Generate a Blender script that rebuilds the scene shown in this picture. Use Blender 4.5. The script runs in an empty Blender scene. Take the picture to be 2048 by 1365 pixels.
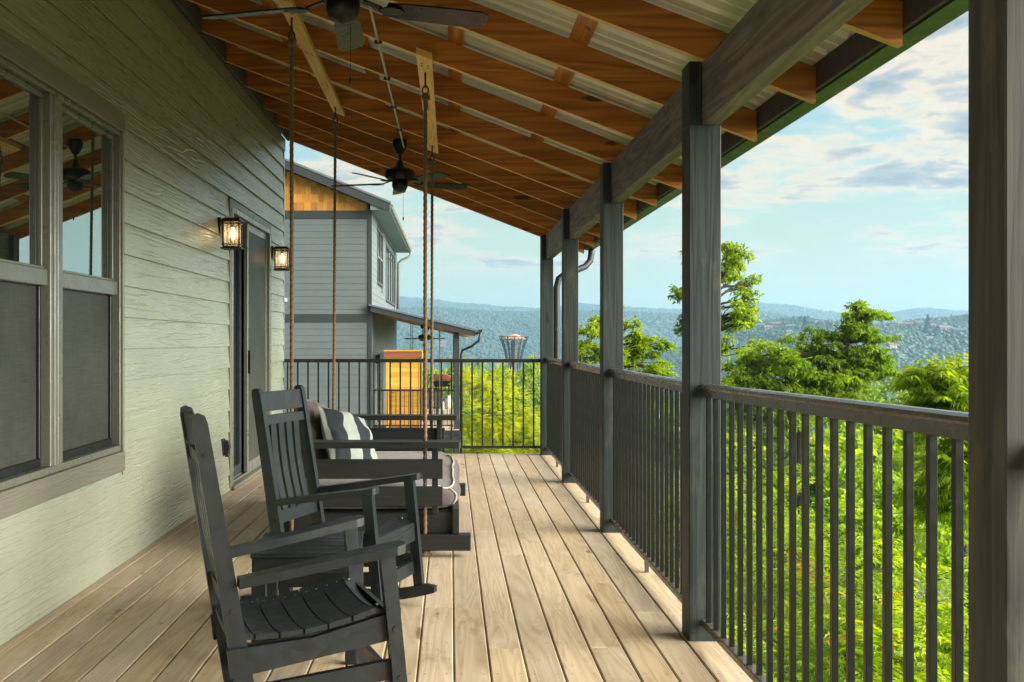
import bpy, math, random
import numpy as np
from mathutils import Vector, Matrix, noise as mnoise
random.seed(7)
rng = np.random.default_rng(11)
R = math.radians
S = bpy.context.scene
C = S.collection
# ---------------------------------------------------------------- camera
cd = bpy.data.cameras.new('camera'); cam = bpy.data.objects.new('camera', cd); C.objects.link(cam)
cam.location = (0, 0, 1.288); cam.rotation_euler = (R(90), 0, 0)
cd.sensor_width = 36; cd.lens = 36.19; cd.shift_x = 0.0601; cd.shift_y = 0.0
cd.clip_start = 0.05; cd.clip_end = 12000
S.camera = cam
# ---------------------------------------------------------------- light
SUN_EL, SUN_AZ = 23.5, 106.0          # azimuth clockwise from +Y (view direction)
SUN_E, SUN_ANGLE = 5.0, 66.0
EXPO = 1.85
S.view_settings.view_transform = 'Standard'; S.view_settings.look = 'None'
S.view_settings.exposure = EXPO; S.view_settings.gamma = 1.0; S.view_settings.use_curve_mapping = False
sdir = Vector((math.sin(R(SUN_AZ))*math.cos(R(SUN_EL)), math.cos(R(SUN_AZ))*math.cos(R(SUN_EL)), math.sin(R(SUN_EL))))
sl = bpy.data.lights.new('sun', 'SUN'); sl.energy = SUN_E; sl.angle = R(SUN_ANGLE); sl.color = (1.0, 0.93, 0.82)
so = bpy.data.objects.new('sun', sl); C.objects.link(so)
so.rotation_euler = (-sdir).to_track_quat('-Z', 'Y').to_euler()
so.location = (30, -30, 30)
S.cycles.use_denoising = True
S.cycles.max_bounces = 8; S.cycles.diffuse_bounces = 5; S.cycles.glossy_bounces = 4
S.cycles.transparent_max_bounces = 12; S.cycles.transmission_bounces = 6
S.cycles.sample_clamp_indirect = 6.0
S.cycles.caustics_reflective = False; S.cycles.caustics_refractive = False

class NT:
    """short-hand for a node tree"""
    def __init__(s, nt): s.nt = nt; s.n = nt.nodes; s.l = nt.links
    def new(s, t, **k):
        n = s.n.new(t)
        for a, v in k.items(): setattr(n, a, v)
        return n
    def put(s, sock, v):
        if isinstance(v, bpy.types.NodeSocket): s.l.new(v, sock)
        else: sock.default_value = v
    def math(s, op, a, b=0.0, c=None, clamp=False):
        n = s.new('ShaderNodeMath', operation=op, use_clamp=clamp)
        s.put(n.inputs[0], a); s.put(n.inputs[1], b)
        if c is not None: s.put(n.inputs[2], c)
        return n.outputs[0]
    def vmath(s, op, a, b=(0, 0, 0)):
        n = s.new('ShaderNodeVectorMath', operation=op)
        s.put(n.inputs[0], a)
        if op == 'SCALE': s.put(n.inputs[3], b)
        else: s.put(n.inputs[1], b)
        return n.outputs[0]
    def noise(s, vec, scale=1.0, detail=3.0, rough=0.5, dist=0.0, out=0, dim='3D', w=None):
        n = s.new('ShaderNodeTexNoise', noise_dimensions=dim)
        s.put(n.inputs['Vector'], vec); n.inputs['Scale'].default_value = scale
        n.inputs['Detail'].default_value = detail; n.inputs['Roughness'].default_value = rough
        n.inputs['Distortion'].default_value = dist
        if w is not None: n.inputs['W'].default_value = w
        return n.outputs[out]
    def ramp(s, fac, stops, interp='LINEAR'):
        n = s.new('ShaderNodeValToRGB'); n.color_ramp.interpolation = interp
        e = n.color_ramp.elements
        while len(e) < len(stops): e.new(0.5)
        for el, (p, c) in zip(e, stops):
            el.position = p; el.color = (c[0], c[1], c[2], 1) if hasattr(c, '__len__') else (c, c, c, 1)
        s.put(n.inputs[0], fac); return n.outputs[0]
    def mapr(s, v, a, b, c=0.0, d=1.0, smooth=False):
        n = s.new('ShaderNodeMapRange'); n.clamp = True
        if smooth: n.interpolation_type = 'SMOOTHSTEP'
        s.put(n.inputs[0], v)
        for i, x in enumerate((a, b, c, d)): s.put(n.inputs[i+1], x)
        return n.outputs[0]
    def mix(s, f, a, b, mode='MIX'):
        n = s.new('ShaderNodeMix', data_type='RGBA', blend_type=mode); n.clamp_factor = True
        s.put(n.inputs[0], f)
        for sk, v in ((n.inputs[6], a), (n.inputs[7], b)):
            s.put(sk, (v[0], v[1], v[2], 1) if isinstance(v, (tuple, list)) else v)
        return n.outputs[2]
    def comb(s, x, y, z=0.0):
        n = s.new('ShaderNodeCombineXYZ')
        for i, v in enumerate((x, y, z)): s.put(n.inputs[i], v)
        return n.outputs[0]
    def sep(s, v):
        n = s.new('ShaderNodeSeparateXYZ'); s.put(n.inputs[0], v); return n.outputs

# ---------------------------------------------------------------- world: Nishita sky with a layer of broken cloud
CLOUD_OFF = (15.3, 22.1, 0.0)
def make_world():
    w = bpy.data.worlds.new('World'); S.world = w; w.use_nodes = True
    t = NT(w.node_tree); t.n.clear()
    out = t.new('ShaderNodeOutputWorld'); bg = t.new('ShaderNodeBackground')
    sky = t.new('ShaderNodeTexSky', sky_type='NISHITA'); sky.sun_disc = False
    sky.sun_elevation = R(SUN_EL); sky.sun_rotation = R(SUN_AZ)
    sky.air_density = 1.0; sky.dust_density = 1.6; sky.ozone_density = 1.2; sky.altitude = 500
    d = t.new('ShaderNodeTexCoord').outputs['Generated']
    x, y, z = t.sep(d)
    zc = t.math('MAXIMUM', z, 0.0)
    k = t.math('ADD', zc, 0.13)
    p = t.comb(t.math('DIVIDE', x, k), t.math('DIVIDE', y, k), 0.0)
    p = t.vmath('ADD', p, CLOUD_OFF)
    warp = t.noise(p, 2.6, 3.0, out=1)
    q = t.vmath('ADD', p, t.vmath('SCALE', t.vmath('SUBTRACT', warp, (0.5, 0.5, 0.5)), 0.28))
    n1 = t.noise(q, 1.7, 10.0, 0.62)
    big = t.noise(p, 0.62, 1.0, 0.5)
    cover = t.math('ADD', n1, t.math('MULTIPLY', t.math('SUBTRACT', big, 0.5), 0.55))
    cover = t.math('ADD', cover, t.mapr(z, 0.06, 0.30, -0.03, 0.20))
    dens = t.mapr(cover, 0.49, 0.74, 0, 1, True)
    fadeh = t.mapr(z, 0.03, 0.075, 0.0, 1.0, True)
    alpha = t.math('MULTIPLY', t.mapr(dens, 0.0, 0.35, 0.0, 1.0), fadeh)
    # thick cores are grey, thin lit edges cream; a second billow breaks the cores up
    bil = t.noise(q, 7.0, 6.0, 0.62)
    core = t.math('ADD', dens, t.math('MULTIPLY', t.math('SUBTRACT', bil, 0.5), 1.1))
    ccol = t.ramp(core, [(0.0, (5.6, 5.1, 3.9)), (0.45, (5.7, 4.6, 3.1)), (0.62, (3.8, 3.55, 3.1)), (1.0, (1.75, 2.1, 2.4))])
    skyc = t.mix(1.0, sky.outputs[0], (0.92, 1.03, 0.92), 'MULTIPLY')
    skyc = t.mix(t.mapr(z, 0.06, 0.4, 0.85, 0.4), skyc, (2.55, 4.05, 3.75))
    low = t.mapr(z, 0.01, 0.21, 1.0, 0.0, True)
    skyc = t.mix(t.math('MULTIPLY', low, 0.85), skyc, (4.7, 4.85, 2.4))
    col = t.mix(t.math('MULTIPLY', alpha, 0.92), skyc, ccol)
    t.l.new(col, bg.inputs[0]); bg.inputs[1].default_value = 0.05
    t.l.new(bg.outputs[0], out.inputs[0])
make_world()
# ---------------------------------------------------------------- materials
def newmat(name):
    m = bpy.data.materials.new(name); m.use_nodes = True
    t = NT(m.node_tree); t.n.clear()
    out = t.new('ShaderNodeOutputMaterial'); b = t.new('ShaderNodeBsdfPrincipled')
    t.l.new(b.outputs[0], out.inputs[0])
    t.b = b; t.out = out; t.m = m
    return t
def bump(t, h, strength, dist):
    n = t.new('ShaderNodeBump'); n.inputs['Strength'].default_value = strength; n.inputs['Distance'].default_value = dist
    t.put(n.inputs['Height'], h); t.l.new(n.outputs[0], t.b.inputs['Normal'])
def uvr(t):
    """UV in metres (u along the grain) shifted by a random amount per object"""
    uv = t.new('ShaderNodeUVMap').outputs[0]
    r = t.new('ShaderNodeObjectInfo').outputs['Random']
    return t.vmath('ADD', uv, t.comb(t.math('MULTIPLY', r, 37.0), t.math('MULTIPLY', r, 91.7), t.math('MULTIPLY', r, 13.0))), r

def plain(name, col, rough=0.5, metal=0.0, var=0.12, scale=6.0, bmp=0.0, bscale=200.0, spec=0.5):
    t = newmat(name)
    co = t.new('ShaderNodeTexCoord').outputs['Object']
    n = t.noise(co, scale, 4.0, 0.6)
    d = tuple(c*(1-var) for c in col); l = tuple(min(1, c*(1+var)) for c in col)
    t.l.new(t.mix(n, d, l), t.b.inputs['Base Color'])
    rn = t.noise(co, scale*2.3, 3.0)
    t.l.new(t.mapr(rn, 0.3, 0.7, max(0.02, rough-0.08), min(1, rough+0.08)), t.b.inputs['Roughness'])
    t.b.inputs['Metallic'].default_value = metal
    t.b.inputs['Specular IOR Level'].default_value = spec
    if bmp: bump(t, t.noise(co, bscale, 2.0), bmp, 0.001)
    return t.m

def wood(name, dark, light, rings=9.0, along=0.7, across=9.0, knots=0.6, rough=0.6, knotcol=None, bmp=0.25, fine=0.35, streak=0.0, objvar=0.18, spec=0.4, scuff=None):
    t = newmat(name)
    p, r = uvr(t)
    n = t.noise(t.vmath('MULTIPLY', p, (along, across, 1)), 1.0, 2.0, 0.45, 0.3)
    cont = t.math('MULTIPLY', t.math('PINGPONG', t.math('MULTIPLY', n, rings), 0.5), 2.0)
    f = t.noise(t.vmath('MULTIPLY', p, (3.0, 170, 1)), 1.0, 3.0, 0.6)
    big = t.noise(t.vmath('MULTIPLY', p, (0.9, 3.0, 1)), 1.0, 3.0, 0.5)
    g = t.math('ADD', t.math('MULTIPLY', cont, 0.62-fine), t.math('ADD', t.math('MULTIPLY', f, fine), t.math('MULTIPLY', big, 0.38)))
    col = t.mix(t.mapr(g, 0.25, 0.72), dark, light)
    ov = t.mapr(r, 0, 1, 1-objvar, 1+objvar)
    hs = t.new('ShaderNodeHueSaturation'); t.put(hs.inputs['Color'], col); t.put(hs.inputs['Value'], ov)
    col = hs.outputs[0]
    kh = None
    if knots:
        v = t.new('ShaderNodeTexVoronoi'); v.feature = 'F1'
        t.put(v.inputs['Vector'], t.vmath('ADD', t.vmath('MULTIPLY', p, (1.7, 6.5, 1)), t.vmath('SCALE', t.noise(p, 9.0, 2.0, out=1), 0.25)))
        v.inputs['Scale'].default_value = 1.0
        thr = t.mapr(t.sep(v.outputs['Color'])[0], 1-knots, 1.0, 0.0, 0.17)
        k = t.mapr(t.math('SUBTRACT', v.outputs['Distance'], thr), -0.03, 0.06, 1.0, 0.0, True)
        col = t.mix(t.math('MULTIPLY', k, 0.85), col, knotcol or tuple(c*0.35 for c in dark))
    if streak:
        s = t.noise(t.vmath('MULTIPLY', p, (1.3, 14, 1)), 1.0, 4.0, 0.65)
        col = t.mix(t.math('MULTIPLY', t.mapr(s, 0.5, 0.72), streak), col, tuple(c*0.45 for c in dark))
    if scuff:
        s = t.noise(t.vmath('MULTIPLY', p, (2.2, 5, 1)), 1.0, 5.0, 0.7)
        col = t.mix(t.math('MULTIPLY', t.mapr(s, 0.56, 0.70), 0.6), col, scuff)
    t.l.new(col, t.b.inputs['Base Color'])
    t.l.new(t.mapr(f, 0.3, 0.7, rough-0.1, min(1.0, rough+0.12)), t.b.inputs['Roughness'])
    t.b.inputs['Specular IOR Level'].default_value = spec
    if bmp: bump(t, t.math('ADD', cont, t.math('MULTIPLY', f, 0.7)), bmp, 0.0012)
    return t.m

def siding(name, col, emboss, rough, rings=7.0):
    """fibre-cement lap board with an embossed cedar grain"""
    t = newmat(name)
    p, r = uvr(t)
    n = t.noise(t.vmath('MULTIPLY', p, (0.55, 11.0, 1)), 1.0, 2.5, 0.5, 0.3)
    cont = t.math('MULTIPLY', t.math('PINGPONG', t.math('MULTIPLY', n, rings), 0.5), 2.0)
    gate = t.mapr(t.noise(t.vmath('MULTIPLY', p, (1.1, 3.5, 1)), 1.0, 2.0), 0.34, 0.56)
    ridge = t.math('MULTIPLY', t.mapr(cont, 0.62, 1.0), gate)
    f = t.noise(t.vmath('MULTIPLY', p, (4, 95, 1)), 1.0, 3.0, 0.6)
    h = t.math('ADD', ridge, t.math('MULTIPLY', f, 0.45))
    big = t.noise(t.vmath('MULTIPLY', p, (0.8, 1.6, 1)), 1.0, 4.0, 0.6)
    c = t.mix(t.mapr(big, 0.3, 0.7), tuple(x*0.9 for x in col), tuple(x*1.08 for x in col))
    c = t.mix(t.math('MULTIPLY', r, 0.10), c, tuple(x*0.8 for x in col))
    t.l.new(c, t.b.inputs['Base Color'])
    t.l.new(t.mapr(f, 0.3, 0.7, rough-0.06, rough+0.1), t.b.inputs['Roughness'])
    t.b.inputs['Specular IOR Level'].default_value = 0.5
    bump(t, h, emboss, 0.0042)
    return t.m

def deckmat():
    t = newmat('deck_board_wood')
    p, r = uvr(t)
    n = t.noise(t.vmath('MULTIPLY', p, (0.55, 8.0, 1)), 1.0, 2.0, 0.45, 0.35)
    cont = t.math('MULTIPLY', t.math('PINGPONG', t.math('MULTIPLY', n, 11.0), 0.5), 2.0)
    f = t.noise(t.vmath('MULTIPLY', p, (3.0, 150, 1)), 1.0, 3.0, 0.6)
    big = t.noise(t.vmath('MULTIPLY', p, (0.8, 2.5, 1)), 1.0, 4.0, 0.55)
    g = t.math('ADD', t.math('MULTIPLY', cont, 0.20), t.math('ADD', t.math('MULTIPLY', f, 0.33), t.math('MULTIPLY', big, 0.5)))
    col = t.mix(t.mapr(g, 0.28, 0.75), (0.335, 0.25, 0.145), (0.575, 0.475, 0.325))
    hs = t.new('ShaderNodeHueSaturation'); t.put(hs.inputs['Color'], col)
    t.put(hs.inputs['Value'], t.mapr(r, 0, 1, 0.86, 1.1)); t.put(hs.inputs['Saturation'], t.mapr(t.math('FRACT', t.math('MULTIPLY', r, 7.3)), 0, 1, 0.85, 1.12))
    col = hs.outputs[0]
    # knots
    v = t.new('ShaderNodeTexVoronoi'); v.feature = 'F1'; v.inputs['Scale'].default_value = 1.0
    t.put(v.inputs['Vector'], t.vmath('ADD', t.vmath('MULTIPLY', p, (2.0, 7.5, 1)), t.vmath('SCALE', t.noise(p, 11.0, 2.0, out=1), 0.3)))
    thr = t.mapr(t.sep(v.outputs['Color'])[0], 0.50, 1.0, 0.0, 0.17)
    k = t.mapr(t.math('SUBTRACT', v.outputs['Distance'], thr), -0.04, 0.06, 1.0, 0.0, True)
    col = t.mix(t.math('MULTIPLY', k, 0.8), col, (0.13, 0.075, 0.032))
    # weathered scuffs and damp marks
    s = t.noise(t.vmath('MULTIPLY', p, (3.0, 9, 1)), 1.0, 5.0, 0.7)
    col = t.mix(t.math('MULTIPLY', t.mapr(s, 0.565, 0.70), 0.6), col, (0.20, 0.135, 0.065))
    s2 = t.noise(t.vmath('MULTIPLY', p, (0.5, 1.2, 1)), 1.0, 3.0, 0.6)
    col = t.mix(t.math('MULTIPLY', t.mapr(s2, 0.5, 0.75), 0.35), col, (0.60, 0.53, 0.42))
    # screw heads in pairs every 0.41 m
    o = t.new('ShaderNodeTexCoord').outputs['Object']; ox, oy, oz = t.sep(o)
    du = t.math('ABSOLUTE', t.math('SUBTRACT', t.math('FRACT', t.math('DIVIDE', t.math('ADD', oy, 20.0), 0.41)), 0.5))
    fv = t.math('FRACT', t.math('DIVIDE', t.math('ADD', ox, 14.094), 0.1425))
    dv = t.math('ABSOLUTE', t.math('SUBTRACT', t.math('ABSOLUTE', t.math('SUBTRACT', fv, 0.5)), 0.30))
    d2 = t.math('SQRT', t.math('ADD', t.math('POWER', t.math('MULTIPLY', du, 0.41), 2.0), t.math('POWER', t.math('MULTIPLY', dv, 0.1425), 2.0)))
    col = t.mix(t.mapr(d2, 0.0032, 0.0055, 0.8, 0.0), col, (0.10, 0.06, 0.03))
    t.l.new(col, t.b.inputs['Base Color'])
    t.l.new(t.mapr(f, 0.3, 0.7, 0.45, 0.65), t.b.inputs['Roughness'])
    bump(t, t.math('ADD', t.math('MULTIPLY', cont, 0.6), f), 0.35, 0.0012)
    return t.m

def leafmat(name, c0, c1, c2, accent=None, trans=0.45):
    t = newmat(name)
    a = t.new('ShaderNodeAttribute', attribute_name='tint').outputs['Fac']
    stops = [(0.0, c0), (0.5, c1), (0.93, c2)] + ([(0.965, accent)] if accent else [])
    col = t.ramp(a, stops)
    geo = t.new('ShaderNodeNewGeometry')
    n = t.noise(geo.outputs['Position'], 0.7, 2.0)
    hs = t.new('ShaderNodeHueSaturation'); t.put(hs.inputs['Color'], col); t.put(hs.inputs['Value'], t.mapr(n, 0.3, 0.7, 0.75, 1.25)); t.put(hs.inputs['Hue'], t.mapr(n, 0.3, 0.7, 0.515, 0.49))
    t.l.new(hs.outputs[0], t.b.inputs['Base Color'])
    t.b.inputs['Roughness'].default_value = 0.45; t.b.inputs['Specular IOR Level'].default_value = 0.35
    tr = t.new('ShaderNodeBsdfTranslucent')
    h2 = t.new('ShaderNodeHueSaturation'); t.put(h2.inputs['Color'], hs.outputs[0]); h2.inputs['Value'].default_value = 1.5; h2.inputs['Saturation'].default_value = 1.1
    t.l.new(h2.outputs[0], tr.inputs[0])
    mx = t.new('ShaderNodeMixShader'); mx.inputs[0].default_value = trans
    t.l.new(t.b.outputs[0], mx.inputs[1]); t.l.new(tr.outputs[0], mx.inputs[2]); t.l.new(mx.outputs[0], t.out.inputs[0])
    return t.m

def emit(name, col, strength):
    t = newmat(name); t.b.inputs['Base Color'].default_value = (*col, 1)
    t.b.inputs['Emission Color'].default_value = (*col, 1); t.b.inputs['Emission Strength'].default_value = strength
    return t.m

def glassmat(name, base, rough, ior, noise=True, coat=0.0):
    t = newmat(name)
    co = t.new('ShaderNodeTexCoord').outputs['Object']
    n = t.noise(co, 1.2, 4.0, 0.65)
    sp = t.noise(co, 60.0, 2.0, 0.6)
    c = t.mix(t.mapr(sp, 0.70, 0.78, 0.0, 0.35), base, (0.35, 0.35, 0.32)) if noise else base
    t.put(t.b.inputs['Base Color'], c if noise else (*base, 1))
    t.l.new(t.mapr(n, 0.35, 0.75, rough, rough+0.006), t.b.inputs['Roughness'])
    t.b.inputs['IOR'].default_value = ior
    if coat:
        gl = t.new('ShaderNodeBsdfGlossy'); gl.inputs['Color'].default_value = (0.86, 0.98, 0.93, 1); gl.inputs['Roughness'].default_value = 0.0
        mx = t.new('ShaderNodeMixShader'); mx.inputs[0].default_value = coat
        t.l.new(t.b.outputs[0], mx.inputs[1]); t.l.new(gl.outputs[0], mx.inputs[2]); t.l.new(mx.outputs[0], t.out.inputs[0])
    if noise: bump(t, t.noise(co, 1.4, 1.0), 0.03, 0.004)
    return t.m

def screenmat():
    """dark insect screen: fine weave, partly see-through"""
    t = newmat('insect_screen')
    co = t.new('ShaderNodeTexCoord').outputs['Object']
    n = t.noise(t.vmath('MULTIPLY', co, (1, 140, 7)), 1.0, 3.0, 0.6)
    n2 = t.noise(t.vmath('MULTIPLY', co, (1, 5, 150)), 1.0, 2.0, 0.6)
    b = t.noise(co, 2.0, 3.0)
    g = t.math('MULTIPLY', t.math('ADD', t.math('ADD', n, n2), b), 0.333)
    t.l.new(t.mix(t.mapr(g, 0.35, 0.65), (0.030, 0.035, 0.029), (0.095, 0.10, 0.085)), t.b.inputs['Base Color'])
    t.b.inputs['Roughness'].default_value = 0.55
    tr = t.new('ShaderNodeBsdfTransparent'); mx = t.new('ShaderNodeMixShader'); mx.inputs[0].default_value = 0.25
    t.l.new(t.b.outputs[0], mx.inputs[1]); t.l.new(tr.outputs[0], mx.inputs[2]); t.l.new(mx.outputs[0], t.out.inputs[0])
    return t.m

def lampglass():
    t = newmat('seeded_glass')
    t.b.inputs['Base Color'].default_value = (0.9, 0.86, 0.78, 1); t.b.inputs['Roughness'].default_value = 0.12
    co = t.new('ShaderNodeTexCoord').outputs['Object']
    bump(t, t.noise(co, 70.0, 2.0), 0.6, 0.002)
    tr = t.new('ShaderNodeBsdfTransparent'); mx = t.new('ShaderNodeMixShader'); mx.inputs[0].default_value = 0.72
    t.l.new(t.b.outputs[0], mx.inputs[1]); t.l.new(tr.outputs[0], mx.inputs[2]); t.l.new(mx.outputs[0], t.out.inputs[0])
    return t.m

def stripemat():
    t = newmat('striped_fabric')
    u, v, w = t.sep(t.new('ShaderNodeUVMap').outputs[0])
    f = t.math('FRACT', t.math('MULTIPLY', u, 4.4))
    s = t.mapr(t.math('ABSOLUTE', t.math('SUBTRACT', f, 0.5)), 0.235, 0.255)
    t.l.new(t.mix(s, (0.010, 0.015, 0.021), (0.27, 0.31, 0.28)), t.b.inputs['Base Color'])
    t.b.inputs['Roughness'].default_value = 0.9
    co = t.new('ShaderNodeTexCoord').outputs['Object']
    bump(t, t.math('ADD', t.noise(co, 500, 1.0), t.math('MULTIPLY', t.noise(co, 14, 3.0), 2.0)), 0.4, 0.002)
    return t.m

def fabric(name, col):
    t = newmat(name)
    co = t.new('ShaderNodeTexCoord').outputs['Object']
    n = t.noise(co, 5, 4.0); w = t.noise(co, 420, 1.0)
    t.l.new(t.mix(n, tuple(c*0.8 for c in col), tuple(c*1.2 for c in col)), t.b.inputs['Base Color'])
    t.b.inputs['Roughness'].default_value = 0.88; t.b.inputs['Sheen Weight'].default_value = 0.3
    bump(t, t.math('ADD', w, t.math('MULTIPLY', t.noise(co, 16, 4.0, 0.6), 3.0)), 0.45, 0.003)
    return t.m

M = {}
M['deck'] = deckmat()
M['siding'] = siding('porch_siding', (0.34, 0.370, 0.280), 0.62, 0.29)
M['trim'] = siding('porch_trim', (0.19, 0.188, 0.145), 0.45, 0.40, 11.0)
M['siding2'] = siding('grey_siding', (0.115, 0.142, 0.148), 0.25, 0.6)
M['trim2'] = plain('slate_trim', (0.030, 0.038, 0.041), 0.55)
M['rafter'] = wood('stained_pine', (0.20, 0.058, 0.006), (0.60, 0.225, 0.034), rings=7, along=0.4, across=8, knots=0.9, rough=0.42, knotcol=(0.014, 0.004, 0.001), bmp=0.15, streak=0.4, spec=0.5)
M['rafter_bounce'] = wood('bounce_lit_pine', (0.58, 0.33, 0.10), (0.82, 0.54, 0.22), rings=5, knots=0.35, rough=0.5, knotcol=(0.10, 0.04, 0.01))  # rafter pine with the deck's bounce light painted in
M['hanger'] = wood('light_pine', (0.58, 0.31, 0.07), (0.85, 0.54, 0.19), rings=6, knots=0.3, rough=0.5)
M['post'] = wood('grey_stained_timber', (0.0075, 0.0135, 0.0135), (0.027, 0.040, 0.038), rings=8, along=0.45, across=11, knots=0.45, rough=0.58, knotcol=(0.003, 0.003, 0.003), bmp=0.5, streak=0.5, scuff=(0.085, 0.078, 0.060))
M['beam'] = wood('weathered_beam', (0.070, 0.068, 0.058), (0.22, 0.205, 0.17), rings=9, along=0.6, across=8, knots=0.4, rough=0.62, knotcol=(0.013, 0.011, 0.007), bmp=0.6, streak=0.8, scuff=(0.30, 0.26, 0.20))
M['rail'] = plain('bronze_powder_coat', (0.068, 0.062, 0.050), 0.25, 0.0, 0.1, 8.0, spec=0.8)
M['baluster'] = plain('dark_bronze_coat', (0.0045, 0.006, 0.005), 0.36, 0.0, 0.1, 8.0, spec=0.45)
M['black'] = plain('black_metal', (0.012, 0.014, 0.014), 0.42, 0.0, 0.2)
M['roofing'] = plain('galvanised_sheet', (0.60, 0.60, 0.50), 0.38, 0.25, 0.12, 3.0)
M['gutter'] = plain('gutter_metal', (0.016, 0.044, 0.042), 0.35, 0.0, 0.12, 3.0, spec=0.5)
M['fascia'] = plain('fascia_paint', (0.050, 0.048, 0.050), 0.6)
M['poly'] = plain('slate_poly_lumber', (0.0075, 0.0118, 0.0138), 0.36, 0.0, 0.25, 12.0, 0.6, 420.0, spec=0.55)
M['swing'] = wood('charcoal_painted_wood', (0.009, 0.011, 0.010), (0.020, 0.023, 0.020), rings=5, knots=0.15, rough=0.5, knotcol=(0.005, 0.005, 0.005), bmp=0.3)
M['downspout'] = plain('downspout_paint', (0.012, 0.018, 0.018), 0.5)
M['post_worn'] = wood('weathered_post_timber', (0.024, 0.028, 0.025), (0.095, 0.096, 0.080), rings=8, along=0.5, across=9, knots=0.7, rough=0.62, knotcol=(0.006, 0.005, 0.004), bmp=0.6, streak=0.7, scuff=(0.15, 0.13, 0.095))
M['taupe'] = fabric('taupe_fabric', (0.072, 0.056, 0.051))
M['stripe'] = stripemat()
M['piping'] = fabric('white_piping', (0.42, 0.40, 0.37))
M['rope'] = fabric('manila_rope', (0.15, 0.10, 0.048))
M['vinyl'] = plain('vinyl_frame', (0.15, 0.162, 0.128), 0.30, 0.0, 0.08, 4.0)
M['glass'] = glassmat('window_glass', (0.014, 0.017, 0.014), 0.0, 1.7, True, 0.42)      # coated pane: partly a mirror
M['doorglass'] = glassmat('door_glass', (0.008, 0.012, 0.014), 0.03, 1.6)
M['screen'] = screenmat()
M['bronze'] = plain('lamp_bronze', (0.035, 0.024, 0.016), 0.4, 0.6)
M['lampglass'] = lampglass()
M['bulb'] = emit('lit_bulb', (1.0, 0.64, 0.26), 5.0)
M['fan'] = plain('fan_bronze', (0.003, 0.004, 0.004), 0.38, 0.0, spec=0.35)
M['blade'] = plain('fan_blade', (0.004, 0.0045, 0.0045), 0.30, 0.0, 0.2, spec=0.4)
M['conduit'] = plain('bare_conduit', (0.55, 0.52, 0.46), 0.35, 0.7)
M['shingle'] = wood('cedar_shingle', (0.33, 0.125, 0.018), (0.62, 0.30, 0.055), rings=3, along=2.0, across=40, knots=0, rough=0.7, objvar=0.3, fine=0.5)
M['cedar'] = wood('cedar_plank', (0.60, 0.26, 0.028), (0.86, 0.48, 0.085), rings=5, knots=0.35, rough=0.55, objvar=0.14)
M['terracotta'] = plain('rust_roof', (0.30, 0.085, 0.03), 0.6)
M['soffit'] = plain('soffit_paint', (0.16, 0.24, 0.20), 0.6)
M['white'] = plain('white_paint', (0.72, 0.73, 0.70), 0.5)
M['metalroof'] = plain('grey_metal_roof', (0.13, 0.15, 0.17), 0.4)
M['bark'] = wood('tree_bark', (0.045, 0.036, 0.028), (0.13, 0.105, 0.08), rings=6, along=2, across=10, knots=0.2, rough=0.9)
M['leaf_oak'] = leafmat('oak_leaves', (0.10, 0.19, 0.012), (0.21, 0.32, 0.020), (0.35, 0.44, 0.04), trans=0.5)
M['leaf_sun'] = leafmat('sunny_leaves', (0.12, 0.23, 0.008), (0.26, 0.36, 0.012), (0.43, 0.47, 0.03), trans=0.55)
M['leaf_sumac'] = leafmat('sumac_leaves', (0.13, 0.26, 0.006), (0.32, 0.44, 0.008), (0.52, 0.55, 0.014), (0.60, 0.30, 0.03), trans=0.5)
M['leaf_lime'] = leafmat('lime_leaves', (0.24, 0.33, 0.004), (0.46, 0.50, 0.006), (0.60, 0.60, 0.01))
M['leaf_far'] = leafmat('pale_leaves', (0.08, 0.16, 0.022), (0.15, 0.24, 0.03), (0.24, 0.31, 0.05), trans=0.35)
M['wood_far'] = leafmat('woodland', (0.030, 0.066, 0.044), (0.036, 0.076, 0.048), (0.046, 0.088, 0.052), trans=0.0)

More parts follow.
